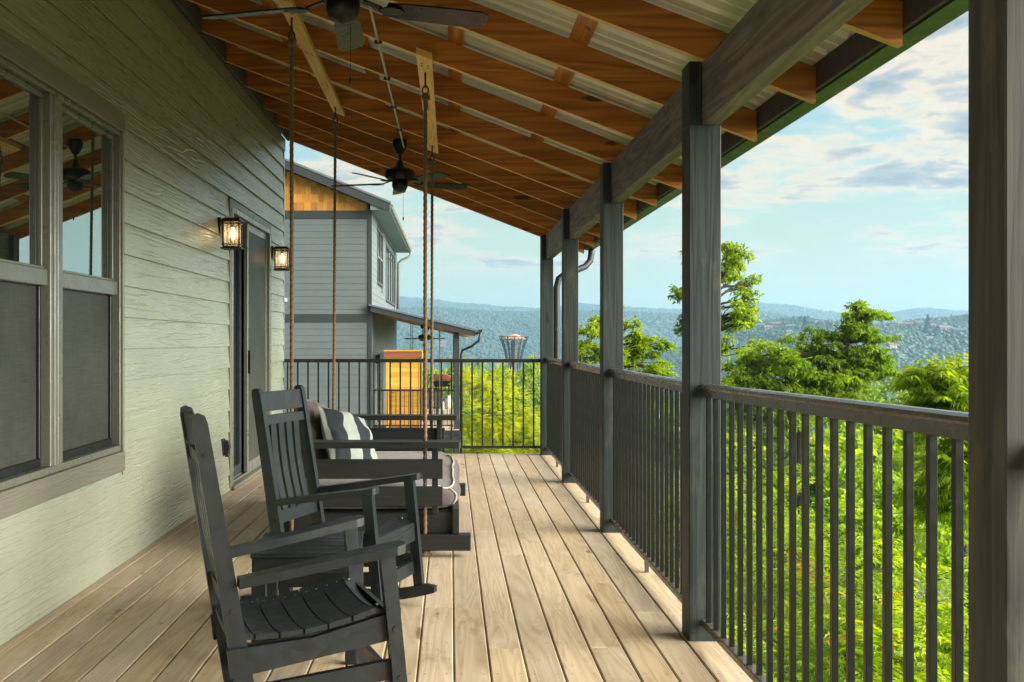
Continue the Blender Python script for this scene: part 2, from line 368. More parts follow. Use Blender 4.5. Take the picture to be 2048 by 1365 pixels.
# ---------------------------------------------------------------- mesh helpers
CH = ((-1, -1, -1), (1, -1, -1), (1, 1, -1), (-1, 1, -1), (-1, -1, 1), (1, -1, 1), (1, 1, 1), (-1, 1, 1))
class MB:
    def __init__(s): s.v = []; s.f = []; s.uv = []
    def add(s, vs, fs, uvs):
        o = len(s.v); s.v += vs; s.uv += uvs; s.f += [tuple(i+o for i in f) for f in fs]
    def box(s, x0, x1, y0, y1, z0, z1, bev=0.003, mat=None, grain=None):
        d = (x1-x0, y1-y0, z1-z0); c = ((x0+x1)/2, (y0+y1)/2, (z0+z1)/2)
        g = max(range(3), key=lambda i: d[i]) if grain is None else grain
        a, b2 = [i for i in range(3) if i != g]
        h = [x/2 for x in d]; b = min(bev, min(h)*0.45)
        vs = []; fs = []
        if b <= 0:
            loc = [tuple(k[i]*h[i] for i in range(3)) for k in CH]
            fs = [(0, 3, 2, 1), (4, 5, 6, 7), (0, 1, 5, 4), (1, 2, 6, 5), (2, 3, 7, 6), (3, 0, 4, 7)]
        else:
            loc = []
            for k in CH:
                for ax in range(3):
                    loc.append(tuple(k[i]*(h[i] if i == ax else h[i]-b) for i in range(3)))
            ID = {k: i for i, k in enumerate(CH)}
            for ax in range(3):
                o1, o2 = (ax+1) % 3, (ax+2) % 3
                for sg in (-1, 1):
                    q = []
                    for p in ((-1, -1), (1, -1), (1, 1), (-1, 1)):
                        k = [0, 0, 0]; k[ax] = sg; k[o1] = p[0]; k[o2] = p[1]; q.append(ID[tuple(k)]*3+ax)
                    fs.append(tuple(q if sg > 0 else q[::-1]))
                for sa in (-1, 1):
                    for sb in (-1, 1):
                        k0 = [0, 0, 0]; k1 = [0, 0, 0]; k0[ax] = -1; k1[ax] = 1
                        for k in (k0, k1): k[o1] = sa; k[o2] = sb
                        i0, i1 = ID[tuple(k0)]*3, ID[tuple(k1)]*3
                        q = (i0+o1, i1+o1, i1+o2, i0+o2)
                        fs.append(q if sa*sb > 0 else q[::-1])
            for k in CH:
                i = ID[k]*3; q = (i, i+1, i+2)
                fs.append(q if k[0]*k[1]*k[2] > 0 else q[::-1])
        uvs = [(l[g]+c[g], l[a]+l[b2]+c[a]*0.37+c[b2]*0.73) for l in loc]
        vs = [Vector((l[0]+c[0], l[1]+c[1], l[2]+c[2])) for l in loc]
        if mat is not None: vs = [mat @ v for v in vs]
        s.add([tuple(v) for v in vs], fs, uvs); return s
    def bar(s, p0, p1, w, h, side=(0, 1, 0), bev=0.003):
        """box from p0 to p1; w along SIDE, h across both"""
        p0, p1 = Vector(p0), Vector(p1); x = (p1-p0); L = x.length; x.normalize()
        y = Vector(side); y = (y-x*y.dot(x)).normalized(); z = x.cross(y)
        m = Matrix((x, y, z)).transposed().to_4x4(); m.translation = (p0+p1)/2
        return s.box(-L/2, L/2, -w/2, w/2, -h/2, h/2, bev, m, 0)
    def prism(s, prof, d0, d1, axis=1, bev=False, uoff=0.0):
        """polygon PROF in the two other axes, extruded along AXIS from d0 to d1; u along the polygon's long side"""
        n = len(prof); o = [i for i in range(3) if i != axis]
        def P(p, d):
            v = [0, 0, 0]; v[axis] = d; v[o[0]] = p[0]; v[o[1]] = p[1]; return tuple(v)
        vs = []; uvs = []
        ext = [max(p[i] for p in prof)-min(p[i] for p in prof) for i in (0, 1)]
        lng = abs(d1-d0) >= max(ext)
        per = [0]
        for i in range(n): per.append(per[-1]+math.dist(prof[i], prof[(i+1) % n]))
        fs = []
        for i in range(n):                      # sides, own vertices for flat uv
            a, b = prof[i], prof[(i+1) % n]; k = len(vs)
            vs += [P(a, d0), P(b, d0), P(b, d1), P(a, d1)]
            if lng: uvs += [(d0+uoff, per[i]), (d0+uoff, per[i+1]), (d1+uoff, per[i+1]), (d1+uoff, per[i])]
            else:
                g = 0 if ext[0] >= ext[1] else 1; q = 1-g
                uvs += [(a[g], a[q]), (b[g], b[q]), (b[g], b[q]+abs(d1-d0)), (a[g], a[q]+abs(d1-d0))]
            fs.append((k, k+1, k+2, k+3))
        g = 0 if ext[0] >= ext[1] else 1; q = 1-g
        for d, rev in ((d0, True), (d1, False)):
            k = len(vs); vs += [P(p, d) for p in prof]; uvs += [(p[g], p[q]+(0.5 if rev else 0.9)) for p in prof]
            f = tuple(range(k, k+n)); fs.append(f[::-1] if rev else f)
        s.add(vs, fs, uvs); return s
    def tube(s, pts, r, n=8, caps=True):
        pts = [Vector(p) for p in pts]; rs = r if hasattr(r, '__len__') else [r]*len(pts)
        vs = []; uvs = []; fs = []; up = Vector((0, 0, 1)); prev = None; L = 0
        for i, p in enumerate(pts):
            tg = (pts[min(i+1, len(pts)-1)]-pts[max(i-1, 0)]).normalized()
            if prev is None:
                a = tg.cross(up) if abs(tg.z) < 0.9 else tg.cross(Vector((1, 0, 0)))
            else: a = prev-tg*prev.dot(tg)
            a.normalize(); prev = a; b = tg.cross(a)
            if i: L += (p-pts[i-1]).length
            for j in range(n):
                th = 2*math.pi*j/n
                vs.append(tuple(p+(a*math.cos(th)+b*math.sin(th))*rs[i])); uvs.append((L, th*rs[0]))
        for i in range(len(pts)-1):
            for j in range(n):
                k = (j+1) % n
                fs.append((i*n+j, i*n+k, (i+1)*n+k, (i+1)*n+j))
        if caps: fs.append(tuple(range(n-1, -1, -1))); fs.append(tuple((len(pts)-1)*n+j for j in range(n)))
        s.add(vs, fs, uvs); return s
    def lathe(s, prof, c=(0, 0, 0), n=24):
        vs = []; uvs = []; fs = []
        for i, (r, z) in enumerate(prof):
            for j in range(n):
                th = 2*math.pi*j/n
                vs.append((c[0]+r*math.cos(th), c[1]+r*math.sin(th), c[2]+z)); uvs.append((z, th*0.1))
        for i in range(len(prof)-1):
            for j in range(n):
                k = (j+1) % n; fs.append((i*n+j, i*n+k, (i+1)*n+k, (i+1)*n+j))
        if prof[0][0] > 0: fs.append(tuple(range(n-1, -1, -1)))
        if prof[-1][0] > 0: fs.append(tuple((len(prof)-1)*n+j for j in range(n)))
        s.add(vs, fs, uvs); return s
    def mesh(s, name, mat, smooth=False):
        me = bpy.data.meshes.new(name); me.from_pydata(s.v, [], s.f)
        li = np.empty(len(me.loops), np.int32); me.loops.foreach_get('vertex_index', li)
        uv = np.array(s.uv, np.float32)[li]
        me.uv_layers.new(name='UVMap').data.foreach_set('uv', uv.ravel())
        if mat is not None: me.materials.append(mat)
        if smooth:
            me.polygons.foreach_set('use_smooth', np.ones(len(me.polygons), bool))
        me.update(); return me
    def build(s, name, mat, parent=None, smooth=False, **props):
        return link(name, s.mesh(name, mat, smooth), parent, **props)
def link(name, me, parent=None, loc=None, rotz=None, **props):
    o = bpy.data.objects.new(name, me); C.objects.link(o)
    if parent is not None: o.parent = parent
    if loc is not None: o.location = loc
    if rotz is not None: o.rotation_euler = (0, 0, rotz)
    for k, v in props.items(): o[k] = v
    return o
def tag(o, label, cat, group=None, kind=None):
    o['label'] = label; o['category'] = cat
    if group: o['group'] = group
    if kind: o['kind'] = kind
    return o
def thing(name, label, cat, loc=(0, 0, 0), rotz=0.0, group=None):
    o = bpy.data.objects.new(name, None); C.objects.link(o); o.empty_display_size = 0.1
    o.location = loc; o.rotation_euler = (0, 0, rotz)
    return tag(o, label, cat, group)
KIDS = {}
def dup(root, loc, rotz, label, group=None):
    r = root.copy(); C.objects.link(r); r.location = loc; r.rotation_euler = (0, 0, rotz); r['label'] = label
    if group: r['group'] = group
    for ch in list(root.children):
        c = ch.copy(); C.objects.link(c); c.parent = r
        for g in list(ch.children):
            d = g.copy(); C.objects.link(d); d.parent = c
    return r
# ================================================================ deck
DECK_END, WALL_X, WALL_END = 11.78, -1.915, 11.80
deck = bpy.data.objects.new('deck', None); C.objects.link(deck); deck['kind'] = 'structure'; deck['label'] = 'porch floor of pale wooden deck boards running away from the viewer'
xs = [WALL_X] + [0.156-0.1425*k for k in range(14, -1, -1)] + [0.156+0.1425*k for k in range(1, 8)]
xs = sorted(set(round(x, 4) for x in xs))
fixed = {0.156: [4.32], 0.5835: [4.33, 7.9], 0.726: [5.48], 0.8685: [4.9], 1.011: [4.87], 0.4410: [7.4]}
for i in range(len(xs)-1):
    x0, x1 = xs[i]+0.0028, xs[i+1]-0.0028
    cuts = [-3.2]
    key = min(fixed, key=lambda k: abs(k-xs[i]))
    if abs(key-xs[i]) < 0.01: cuts += fixed[key]
    y = -3.2+random.uniform(1.5, 4.0) if len(cuts) == 1 else cuts[-1]+random.uniform(2.8, 4.0)
    while y < DECK_END-0.8:
        cuts.append(round((y-0.05)/0.41)*0.41+0.05); y += random.uniform(3.0, 4.9)
    cuts.append(DECK_END)
    for a, b in zip(cuts[:-1], cuts[1:]):
        dz = random.uniform(-0.0012, 0.0012)
        MB().box(x0, x1, a+0.0012, b-0.0012, -0.03+dz, dz, 0.0045).build('plank', M['deck'], deck)
EDGE = xs[-1]
MB().box(EDGE-0.004, EDGE+0.034, -3.2, DECK_END+0.04, -0.30, -0.033).build('rim_board', M['post'], deck)
MB().box(WALL_X, EDGE-0.006, DECK_END+0.002, DECK_END+0.04, -0.30, -0.033).build('rim_board', M['post'], deck)
for k in range(19):
    y = -3.1+k*0.82
    MB().box(WALL_X, EDGE-0.006, y, y+0.038, -0.28, -0.034, 0).build('joist', M['rafter'], deck)

# ================================================================ the house on one side
house = thing('house', 'sage green lap-sided house with a twin window and sliding door on the porch', 'house', (WALL_X, 5, 0))
def hp(mb, name, mat, parent=None, smooth=False, **p):
    """part of the house: geometry is given in world coordinates"""
    o = mb.build(name, mat, parent or house, smooth, **p)
    if parent is None: o.matrix_parent_inverse = Matrix.Translation((-WALL_X, -5, 0))
    return o
WIN = (3.98, 5.955, 0.54, 2.60)         # outer trim of the window
DOOR = (8.84, 10.86, 0.0, 2.52)
pitch, z00 = 0.184, -0.045
def lap(y0, y1, z0, z1, x=WALL_X):
    prof = [(x+0.013, z0), (x+0.0215, z0), (x+0.0025, z1+0.024), (x-0.006, z1+0.024)]
    return MB().prism(prof, y0, y1, 1)
for n in range(0, 20):
    z0 = max(z00+pitch*n, 0.0) if n else 0.004; z1 = z00+pitch*(n+1)
    if z1 > 3.47: z1 = 3.47
    spans = [(-3.4, WALL_END-0.06, z0, z1)]
    for o in (WIN, DOOR):
        nz = []
        for a, b, c0, c1 in spans:
            if c1 > o[2] and c0 < o[3] and a < o[1] and b > o[0]:
                if a < o[0]: nz.append((a, o[0], c0, c1))
                if b > o[1]: nz.append((o[1], b, c0, c1))
                if c1 > o[3]+0.012: nz.append((o[0], o[1], o[3]+0.001, c1))
                if c0 < o[2]-0.012: nz.append((o[0], o[1], c0, o[2]-0.022))
            else: nz.append((a, b, c0, c1))
        spans = nz
    for a, b, w0, w1 in spans:
        cuts = [a]; y = a+random.uniform(1.2, 3.6) if a < -3 else a+random.uniform(2.2, 3.6)
        while y < b-0.5: cuts.append(y); y += 3.66
        cuts.append(b)
        for c0, c1 in zip(cuts[:-1], cuts[1:]):
            hp(lap(c0+0.001, c1-0.001, w0, w1), 'plank', M['siding'])
# wall core behind the boards, frieze and corner boards
hp(MB().box(-9.0, WALL_X-0.10, -3.4, WALL_END-0.075, -4.6, 3.62, 0), 'wall', M['siding'])
hp(MB().prism([(WALL_X-0.02, 3.465), (WALL_X+0.022, 3.465), (WALL_X+0.022, 3.60), (WALL_X-0.02, 3.60)], -3.4, WALL_END+0.012, 1), 'frieze_board', M['trim'])
hp(MB().box(WALL_X-0.03, WALL_X-0.012, -3.4, WALL_END-0.065, 3.60, 3.80, 0), 'frieze_board', M['trim'])
hp(MB().box(WALL_X-0.06, WALL_X+0.016, WALL_END-0.058, WALL_END, 0.004, 3.463, 0.004), 'corner_board', M['vinyl'])
hp(MB().box(-9.0, WALL_X-0.063, WALL_END-0.07, WALL_END-0.01, -4.6, 3.62, 0), 'end_wall', M['siding'])
# main roof of the house, above the porch roof line
hp(MB().prism([(WALL_X-0.02, 3.83), (-5.5, 5.30), (-9.4, 3.75), (-9.4, 3.60), (-5.5, 5.14), (WALL_X-0.02, 3.70)], -3.6, WALL_END+0.2, 1), 'roof', M['metalroof'])
# ---- twin window
def window_unit():
    y0, y1, z0, z1 = 4.005, 5.930, 0.655, 2.49
    w = MB()
    x = WALL_X
    w = bpy.data.objects.new('window', None); C.objects.link(w); w.parent = house; w.location = (0, 0, 0)
    w.matrix_parent_inverse = Matrix.Translation((-WALL_X, -5, 0))
    def wp(mb, name, mat): return mb.build(name, mat, w)
    # trim boards stand proud of the siding
    wp(MB().box(x+0.0, x+0.034, WIN[0], WIN[1], z1+0.002, WIN[3], 0.003), 'head_trim', M['trim'])
    wp(MB().box(x+0.0, x+0.034, WIN[0], WIN[1], WIN[2], z0-0.002, 0.003), 'sill_trim', M['trim'])
    for a, b in ((WIN[0], y0-0.002), (y1+0.002, WIN[1])):
        wp(MB().box(x+0.0, x+0.030, a, b, z0-0.0, z1, 0.003), 'side_trim', M['trim'])
    # outer vinyl frame
    f = MB()
    f.box(x-0.07, x+0.018, y0, y1, z1-0.022, z1, 0.003); f.box(x-0.07, x+0.018, y0, y1, z0, z0+0.035, 0.003)
    f.box(x-0.07, x+0.018, y0, y0+0.020, z0+0.035, z1-0.022, 0.003); f.box(x-0.07, x+0.018, y1-0.020, y1, z0+0.035, z1-0.022, 0.003)
    wp(f, 'frame', M['vinyl'])
    mu = MB(); c = 4.963
    for k, (q, h) in enumerate(((-0.058, 0.018), (-0.019, 0.024), (0.019, 0.024), (0.058, 0.018))):
        mu.box(x-0.06, x+h, c+q-0.0185, c+q+0.0185, z0+0.035, z1-0.022, 0.004)
    wp(mu, 'mullion', M['vinyl'])
    for a, b in ((y0+0.021, c-0.078), (c+0.078, y1-0.021)):
        r = MB(); r.box(x-0.045, x+0.004, a, b, 1.55, 1.628, 0.004); r.box(x-0.045, x-0.012, a, b, 1.63, 1.642, 0.002)
        wp(r, 'meeting_rail', M['vinyl'])
        s = MB(); s.box(x-0.05, x-0.018, a, b, z1-0.050, z1-0.024, 0.003)
        for q in (a, b-0.016): s.box(x-0.05, x-0.018, q, q+0.016, 1.643, z1-0.051, 0.003)
        wp(s, 'sash', M['vinyl'])
        s = MB(); s.box(x-0.055, x-0.028, a, b, z0+0.036, z0+0.075, 0.003)
        for q in (a, b-0.018): s.box(x-0.055, x-0.028, q, q+0.018, z0+0.076, 1.549, 0.003)
        wp(s, 'screen_frame', M['black'])
        wp(MB().box(x-0.044, x-0.034, a+0.017, b-0.017, 1.643, z1-0.051, 0), 'pane', M['glass'])
        wp(MB().box(x-0.072, x-0.062, a+0.002, b-0.002, z0+0.037, 1.549, 0), 'pane', M['doorglass'])
        wp(MB().box(x-0.046, x-0.044, a+0.019, b-0.019, z0+0.076, 1.549, 0), 'screen', M['screen'])
window_unit()
# ---- sliding door
def door_unit():
    x = WALL_X
    w = bpy.data.objects.new('sliding_door', None); C.objects.link(w); w.parent = house
    w.matrix_parent_inverse = Matrix.Translation((-WALL_X, -5, 0))
    def wp(mb, name, mat): return mb.build(name, mat, w)
    y0, y1, z1 = 8.905, 10.80, 2.455
    wp(MB().box(x, x+0.026, DOOR[0], y0-0.002, 0.0, DOOR[3]-0.002, 0.003), 'side_trim', M['trim'])
    wp(MB().box(x, x+0.026, y1+0.002, DOOR[1], 0.0, DOOR[3]-0.002, 0.003), 'side_trim', M['trim'])
    wp(MB().box(x, x+0.026, y0, y1, z1+0.002, DOOR[3]-0.002, 0.003), 'head_trim', M['trim'])
    f = MB(); f.box(x-0.10, x+0.03, y0, y0+0.05, 0.035, z1, 0.004); f.box(x-0.10, x+0.03, y1-0.05, y1, 0.035, z1, 0.004)
    f.box(x-0.10, x+0.03, y0+0.05, y1-0.05, z1-0.05, z1, 0.004); wp(f, 'frame', M['vinyl'])
    s = MB(); s.box(x-0.10, x+0.055, y0-0.03, y1+0.03, 0.002, 0.034, 0.004); s.box(x-0.07, x-0.055, y0+0.05, y1-0.05, 0.035, 0.05, 0.002); s.box(x-0.02, x-0.005, y0+0.05, y1-0.05, 0.035, 0.05, 0.002)
    wp(s, 'sill', M['trim'])
    m = 9.74
    for (a, b, xx, mat, nm) in ((y0+0.052, m-0.03, x-0.075, 'trim2', 'sash'), (m-0.03, y1-0.052, x-0.018, 'vinyl', 'sash')):
        s = MB(); s.box(xx-0.018, xx+0.018, a, a+0.06, 0.052, z1-0.052, 0.003); s.box(xx-0.018, xx+0.018, b-0.06, b, 0.052, z1-0.052, 0.003)
        s.box(xx-0.018, xx+0.018, a+0.06, b-0.06, 0.052, 0.14, 0.003); s.box(xx-0.018, xx+0.018, a+0.06, b-0.06, z1-0.12, z1-0.052, 0.003)
        wp(s, nm, M[mat])
    wp(MB().box(x-0.081, x-0.071, y0+0.112, m-0.09, 0.14, z1-0.12, 0), 'pane', M['doorglass'])
    wp(MB().box(x-0.024, x-0.016, m+0.03, y1-0.112, 0.14, z1-0.12, 0), 'pane', M['glass'])
    wp(MB().box(x-0.009, x-0.007, m+0.03, y1-0.112, 0.14, z1-0.12, 0), 'screen', M['screen'])
    wp(MB().box(x+0.001, x+0.03, m-0.012, m+0.006, 0.98, 1.20, 0.006), 'handle', M['black'])
door_unit()
# ---- outlet box
ob = thing('outlet_box', 'black weatherproof outlet cover low on the siding beside the sliding door', 'outlet', (WALL_X+0.012, 8.60, 0.40))
MB().box(-0.004, 0.014, -0.042, 0.042, -0.072, 0.072, 0.006).build('backplate', M['black'], ob)
MB().prism([(0.014, -0.062), (0.052, -0.055), (0.062, 0.0), (0.052, 0.052), (0.014, 0.060)], -0.036, 0.036, 1).build('cover', M['black'], ob)
MB().box(0.02, 0.05, -0.012, 0.012, -0.080, -0.062, 0.003).build('latch', M['black'], ob)
# ---- wall lanterns
def lantern():
    t = thing('wall_lantern', '', 'lantern', (WALL_X+0.01, 8.46, 2.17), 0, 'lit lanterns beside the sliding door')
    MB().prism([(0.0, 0.0), (0.02, 0.0), (0.028, 0.10), (0.028, 0.13), (0.0, 0.13)], -0.045, 0.045, 1).build('backplate', M['bronze'], t)
    a = MB(); a.box(0.028, 0.09, -0.012, 0.012, 0.10, 0.118, 0.003); a.build('arm', M['bronze'], t)
    c = 0.115; h = 0.066
    cap = MB(); cap.box(c-0.086, c+0.086, -0.086, 0.086, 0.095, 0.106, 0.003); cap.box(c-0.07, c+0.07, -0.07, 0.07, 0.106, 0.124, 0.004); cap.build('cap', M['bronze'], t)
    b = MB(); b.box(c-0.086, c+0.086, -0.086, 0.086, -0.128, -0.118, 0.003); b.box(c-0.07, c+0.07, -0.07, 0.07, -0.117, -0.107, 0.003); b.build('base', M['bronze'], t)
    for sx in (-1, 1):
        for sy in (-1, 1):
            MB().box(c+sx*h-0.005, c+sx*h+0.005, sy*h-0.005, sy*h+0.005, -0.107, 0.095, 0.001).build('corner_rod', M['bronze'], t)
    for z in (0.078, -0.092):
        r = MB()
        for s2 in (-1, 1):
            r.box(c-h-0.008, c+h+0.008, s2*(h+0.008)-0.003, s2*(h+0.008)+0.003, z-0.004, z+0.004, 0.001)
            r.box(c+s2*(h+0.008)-0.003, c+s2*(h+0.008)+0.003, -h-0.004, h+0.004, z-0.004, z+0.004, 0.001)
        r.build('band', M['bronze'], t)
    for s2 in (-1, 1):
        MB().box(c+s2*(h+0.006)-0.003, c+s2*(h+0.006)+0.003, -0.003, 0.003, -0.107, 0.095, 0.001).build('mid_rod', M['bronze'], t)
        MB().box(c-0.003, c+0.003, s2*(h+0.006)-0.003, s2*(h+0.006)+0.003, -0.107, 0.095, 0.001).build('mid_rod', M['bronze'], t)
        MB().box(c+s2*(h-0.008)-0.0015, c+s2*(h-0.008)+0.0015, -h+0.007, h-0.007, -0.106, 0.094, 0).build('pane', M['lampglass'], t)
        MB().box(c-h+0.012, c+h-0.012, s2*(h-0.008)-0.0015, s2*(h-0.008)+0.0015, -0.106, 0.094, 0).build('pane', M['lampglass'], t)
    MB().lathe([(0.014, 0.094), (0.014, 0.05)], (c, 0, 0), 12).build('socket', M['bronze'], t)
    MB().lathe([(0.010, 0.05), (0.020, 0.02), (0.024, -0.005), (0.020, -0.03), (0.008, -0.045), (0.0, -0.047)], (c, 0, 0), 14).build('bulb', M['bulb'], t, True)
    return t
def lamp_light(t):
    l = bpy.data.lights.new('lamp_light', 'POINT'); l.energy = 0.8; l.color = (1.0, 0.58, 0.22); l.shadow_soft_size = 0.02
    o = bpy.data.objects.new('lamp_light', l); C.objects.link(o); o.parent = t; o.location = (0.115, 0, -0.01)
    o.visible_camera = True
la = lantern(); la['label'] = 'lit bronze wall lantern on the siding between the window and sliding door'
lb = dup(la, (WALL_X+0.01, 10.95, 2.165), 0, 'bronze wall lantern with a lit bulb at the house corner beyond the sliding door')
lamp_light(la); lamp_light(lb)

# ================================================================ porch roof
RS = 0.385
def rb(X): return 3.636-RS*(X+1.915)          # underside of the rafters
RV = 0.150                                    # their plumb depth
roof = thing('porch_roof', 'lean-to porch roof of stained pine rafters under pale metal sheeting', 'porch roof', (0, 5, 2.5))
def rp(mb, name, mat, smooth=False, **p):
    o = mb.build(name, mat, roof, smooth, **p); o.matrix_parent_inverse = Matrix.Translation((0, -5, -2.5)); return o
XA, XB = WALL_X+0.004, 1.551
RY = [3.53+0.84*n for n in range(-8, 11)]
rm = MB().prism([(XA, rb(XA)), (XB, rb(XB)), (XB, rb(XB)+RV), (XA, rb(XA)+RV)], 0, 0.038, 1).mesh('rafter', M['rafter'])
rm.materials.append(M['rafter_bounce']); rm.polygons[0].material_index = 1   # underside paler: light bounced off the deck, put into its colour
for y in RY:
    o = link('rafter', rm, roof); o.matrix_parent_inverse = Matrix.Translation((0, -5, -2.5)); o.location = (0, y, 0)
ZT = lambda X: rb(X)+RV
for k in range(-4, 2):
    xp = 0.65+0.62*k; a, b = xp-0.0445, xp+0.0445
    if k == 1: a, b = xp-0.02, xp+0.07
    cuts = [-3.5, 0.2, 4.39, 8.59, 12.1]
    for c0, c1 in zip(cuts[:-1], cuts[1:]):
        rp(MB().prism([(a, ZT(a)+0.001), (b, ZT(b)+0.001), (b, ZT(b)+0.020), (a, ZT(a)+0.020)], c0+0.001, c1-0.001, 1), 'purlin', M['rafter'])
# ribbed sheets, 0.914 m wide, laid down the slope
def sheet(y0):
    p = []; n = 4; w = 0.914/n
    for i in range(n):
        y = i*w
        p += [(y, 0), (y+w*0.30, 0), (y+w*0.33, 0.004), (y+w*0.37, 0.004), (y+w*0.40, 0), (y+w*0.72, 0), (y+w*0.80, 0.019), (y+w*0.90, 0.019), (y+w*0.98, 0)]
    p.append((0.914, 0))
    m = MB(); X0, X1 = WALL_X-0.01, 1.60
    vs = []; uv = []; N = len(p)
    for lay in (0.021, 0.023):
        for X in (X0, X1):
            for y, h in p: vs.append((X, y0+y, ZT(X)+lay+h)); uv.append((X, y))
    fs = []
    for i in range(N-1):
        fs.append((i, i+1, N+i+1, N+i)); fs.append((2*N+i, 3*N+i, 3*N+i+1, 2*N+i+1))
        fs.append((N+i, N+i+1, 3*N+i+1, 3*N+i)); fs.append((i+1, i, 2*N+i, 2*N+i+1))
    m.add(vs, fs, uv); return m
for k in range(17): rp(sheet(-3.5+0.914*k), 'roofing_sheet', M['roofing'])
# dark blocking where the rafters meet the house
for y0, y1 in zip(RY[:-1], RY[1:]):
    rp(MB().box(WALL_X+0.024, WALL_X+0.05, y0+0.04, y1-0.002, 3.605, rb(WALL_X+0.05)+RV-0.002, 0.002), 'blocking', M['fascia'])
fz = lambda X: 2.36
rp(MB().box(1.553, 1.573, -3.5, 12.06, 2.36, 2.47, 0.002), 'fascia_board', M['fascia'])
g = [(1.575, 2.352), (1.668, 2.352), (1.676, 2.375), (1.698, 2.405), (1.700, 2.462), (1.690, 2.462), (1.688, 2.410), (1.668, 2.380), (1.662, 2.360), (1.582, 2.360), (1.582, 2.455), (1.575, 2.455)]
rp(MB().prism(g, -3.5, 12.08, 1), 'gutter', M['gutter'])
rp(MB().prism([(1.583, 2.361), (1.661, 2.361), (1.690, 2.41), (1.690, 2.458), (1.583, 2.455)], 12.065, 12.079, 1), 'gutter_end', M['gutter'])
# downspout
pts = [(1.635, 11.95, 2.352), (1.635, 11.95, 2.30), (1.62, 11.94, 2.22), (1.56, 11.91, 2.15), (1.44, 11.86, 2.10), (1.32, 11.82, 2.06), (1.24, 11.79, 2.00), (1.215, 11.78, 1.90), (1.215, 11.78, 0.4), (1.215, 11.78, -3.0)]
rp(MB().tube(pts, 0.038, 12), 'downspout', M['downspout'], True)
for z in (1.42, 0.6): rp(MB().lathe([(0.043, -0.02), (0.043, 0.02)], (1.215, 11.78, z), 12), 'strap', M['gutter'])
# header beam, one length per bay, let into the outer half of the posts
PY = [-3.10, -0.605, 1.897, 4.41, 6.905, 9.33, 11.60]
PW = 0.138
for a, b in zip(PY[:-1], PY[1:]):
    a1 = a+PW/2 if a > -3 else a
    b1 = b+PW/2 if b < 11.5 else b+PW+0.15
    rp(MB().box(1.079, 1.156, a1+0.0015, b1-0.0015, 2.215, 2.487, 0.004), 'beam', M['beam'])
# pale boards that carry the swing ropes, fixed under the rafters
def hanger(x0, x1, y0, y1):
    m = MB().prism([(x0, rb(x0)-0.040), (x1, rb(x1)-0.040), (x1, rb(x1)-0.002), (x0, rb(x0)-0.002)], y0, y1, 1)
    o = rp(m, 'hanger_board', M['hanger']); o['label'] = 'pale new pine board under the rafters holding the swing ropes'
def hanger_screws(x0, x1, ys):
    m = MB()
    for y in ys:
        for f in (0.3, 0.7):
            x = x0+(x1-x0)*f; z = rb(x)-0.041; m.tube([(x, y, z-0.0015), (x, y, z+0.004)], 0.006, 8)
    o = rp(m, 'screw_heads', M['black']); o['kind'] = 'stuff'
hanger_screws(-0.197, -0.106, [6.07, 6.91, 7.75, 8.59, 6.12, 8.64]); hanger_screws(-0.998, -0.902, [6.07, 6.91, 7.75, 8.59, 6.96, 7.80])
hanger(-0.197, -0.106, 5.90, 8.87); hanger(-0.998, -0.902, 5.86, 8.80)
# wiring tube between the fans, clipped under each rafter
cx = -0.425
rp(MB().tube([(cx, -1.5, rb(cx)-0.010), (cx, 9.38, rb(cx)-0.010)], 0.008, 8), 'conduit', M['conduit'], True)
cl = MB()
for y in RY:
    if -1 < y < 9.3: cl.box(cx-0.022, cx+0.022, y+0.008, y+0.03, rb(cx)-0.022, rb(cx)-0.001, 0.002)
rp(cl, 'conduit_clip', M['black'])
# ---- posts
pp = [(1.022, 0.0), (1.160, 0.0), (1.160, 2.213), (1.0775, 2.213), (1.0775, 2.487), (1.022, 2.487)]
PL = ['last grey timber porch post, well behind the camera position', 'grey timber porch post standing behind the camera position',
      'tall weathered post at the edge of the picture with a large knot near its foot',
      'wide slate grey timber post between the two nearer railing panels, rope swing opposite it',
      'slate grey timber post third from the house corner end of the deck',
      'narrow looking slate grey post next to the corner post with the downspout behind it',
      'corner porch post where the black end railing meets the bronze railing']
def post(y, label, mat='post'):
    c = 0.004
    p = MB()
    # chamfered square shaft up to the notch, then the tongue beside the beam
    sh = [(-0.069, -0.069+c), (-0.069+c, -0.069), (0.069-c, -0.069), (0.069, -0.069+c), (0.069, 0.069-c), (0.069-c, 0.069), (-0.069+c, 0.069), (-0.069, 0.069-c)]
    p.prism(sh, 0.0, 2.213, 2)
    p.box(-0.069, -0.0135, -0.069, 0.069, 2.2135, 2.487, 0.003, grain=2)
    o = p.build('porch_post', M[mat]); o.location = (1.091, y+PW/2, 0)
    return tag(o, label, 'post', 'timber posts along the porch edge')
for y, l in zip(PY[2:], PL[2:]): post(y, l, 'post_worn' if y < 2 else 'post')
for y, l in zip(PY[:2], PL[:2]): post(y, l)
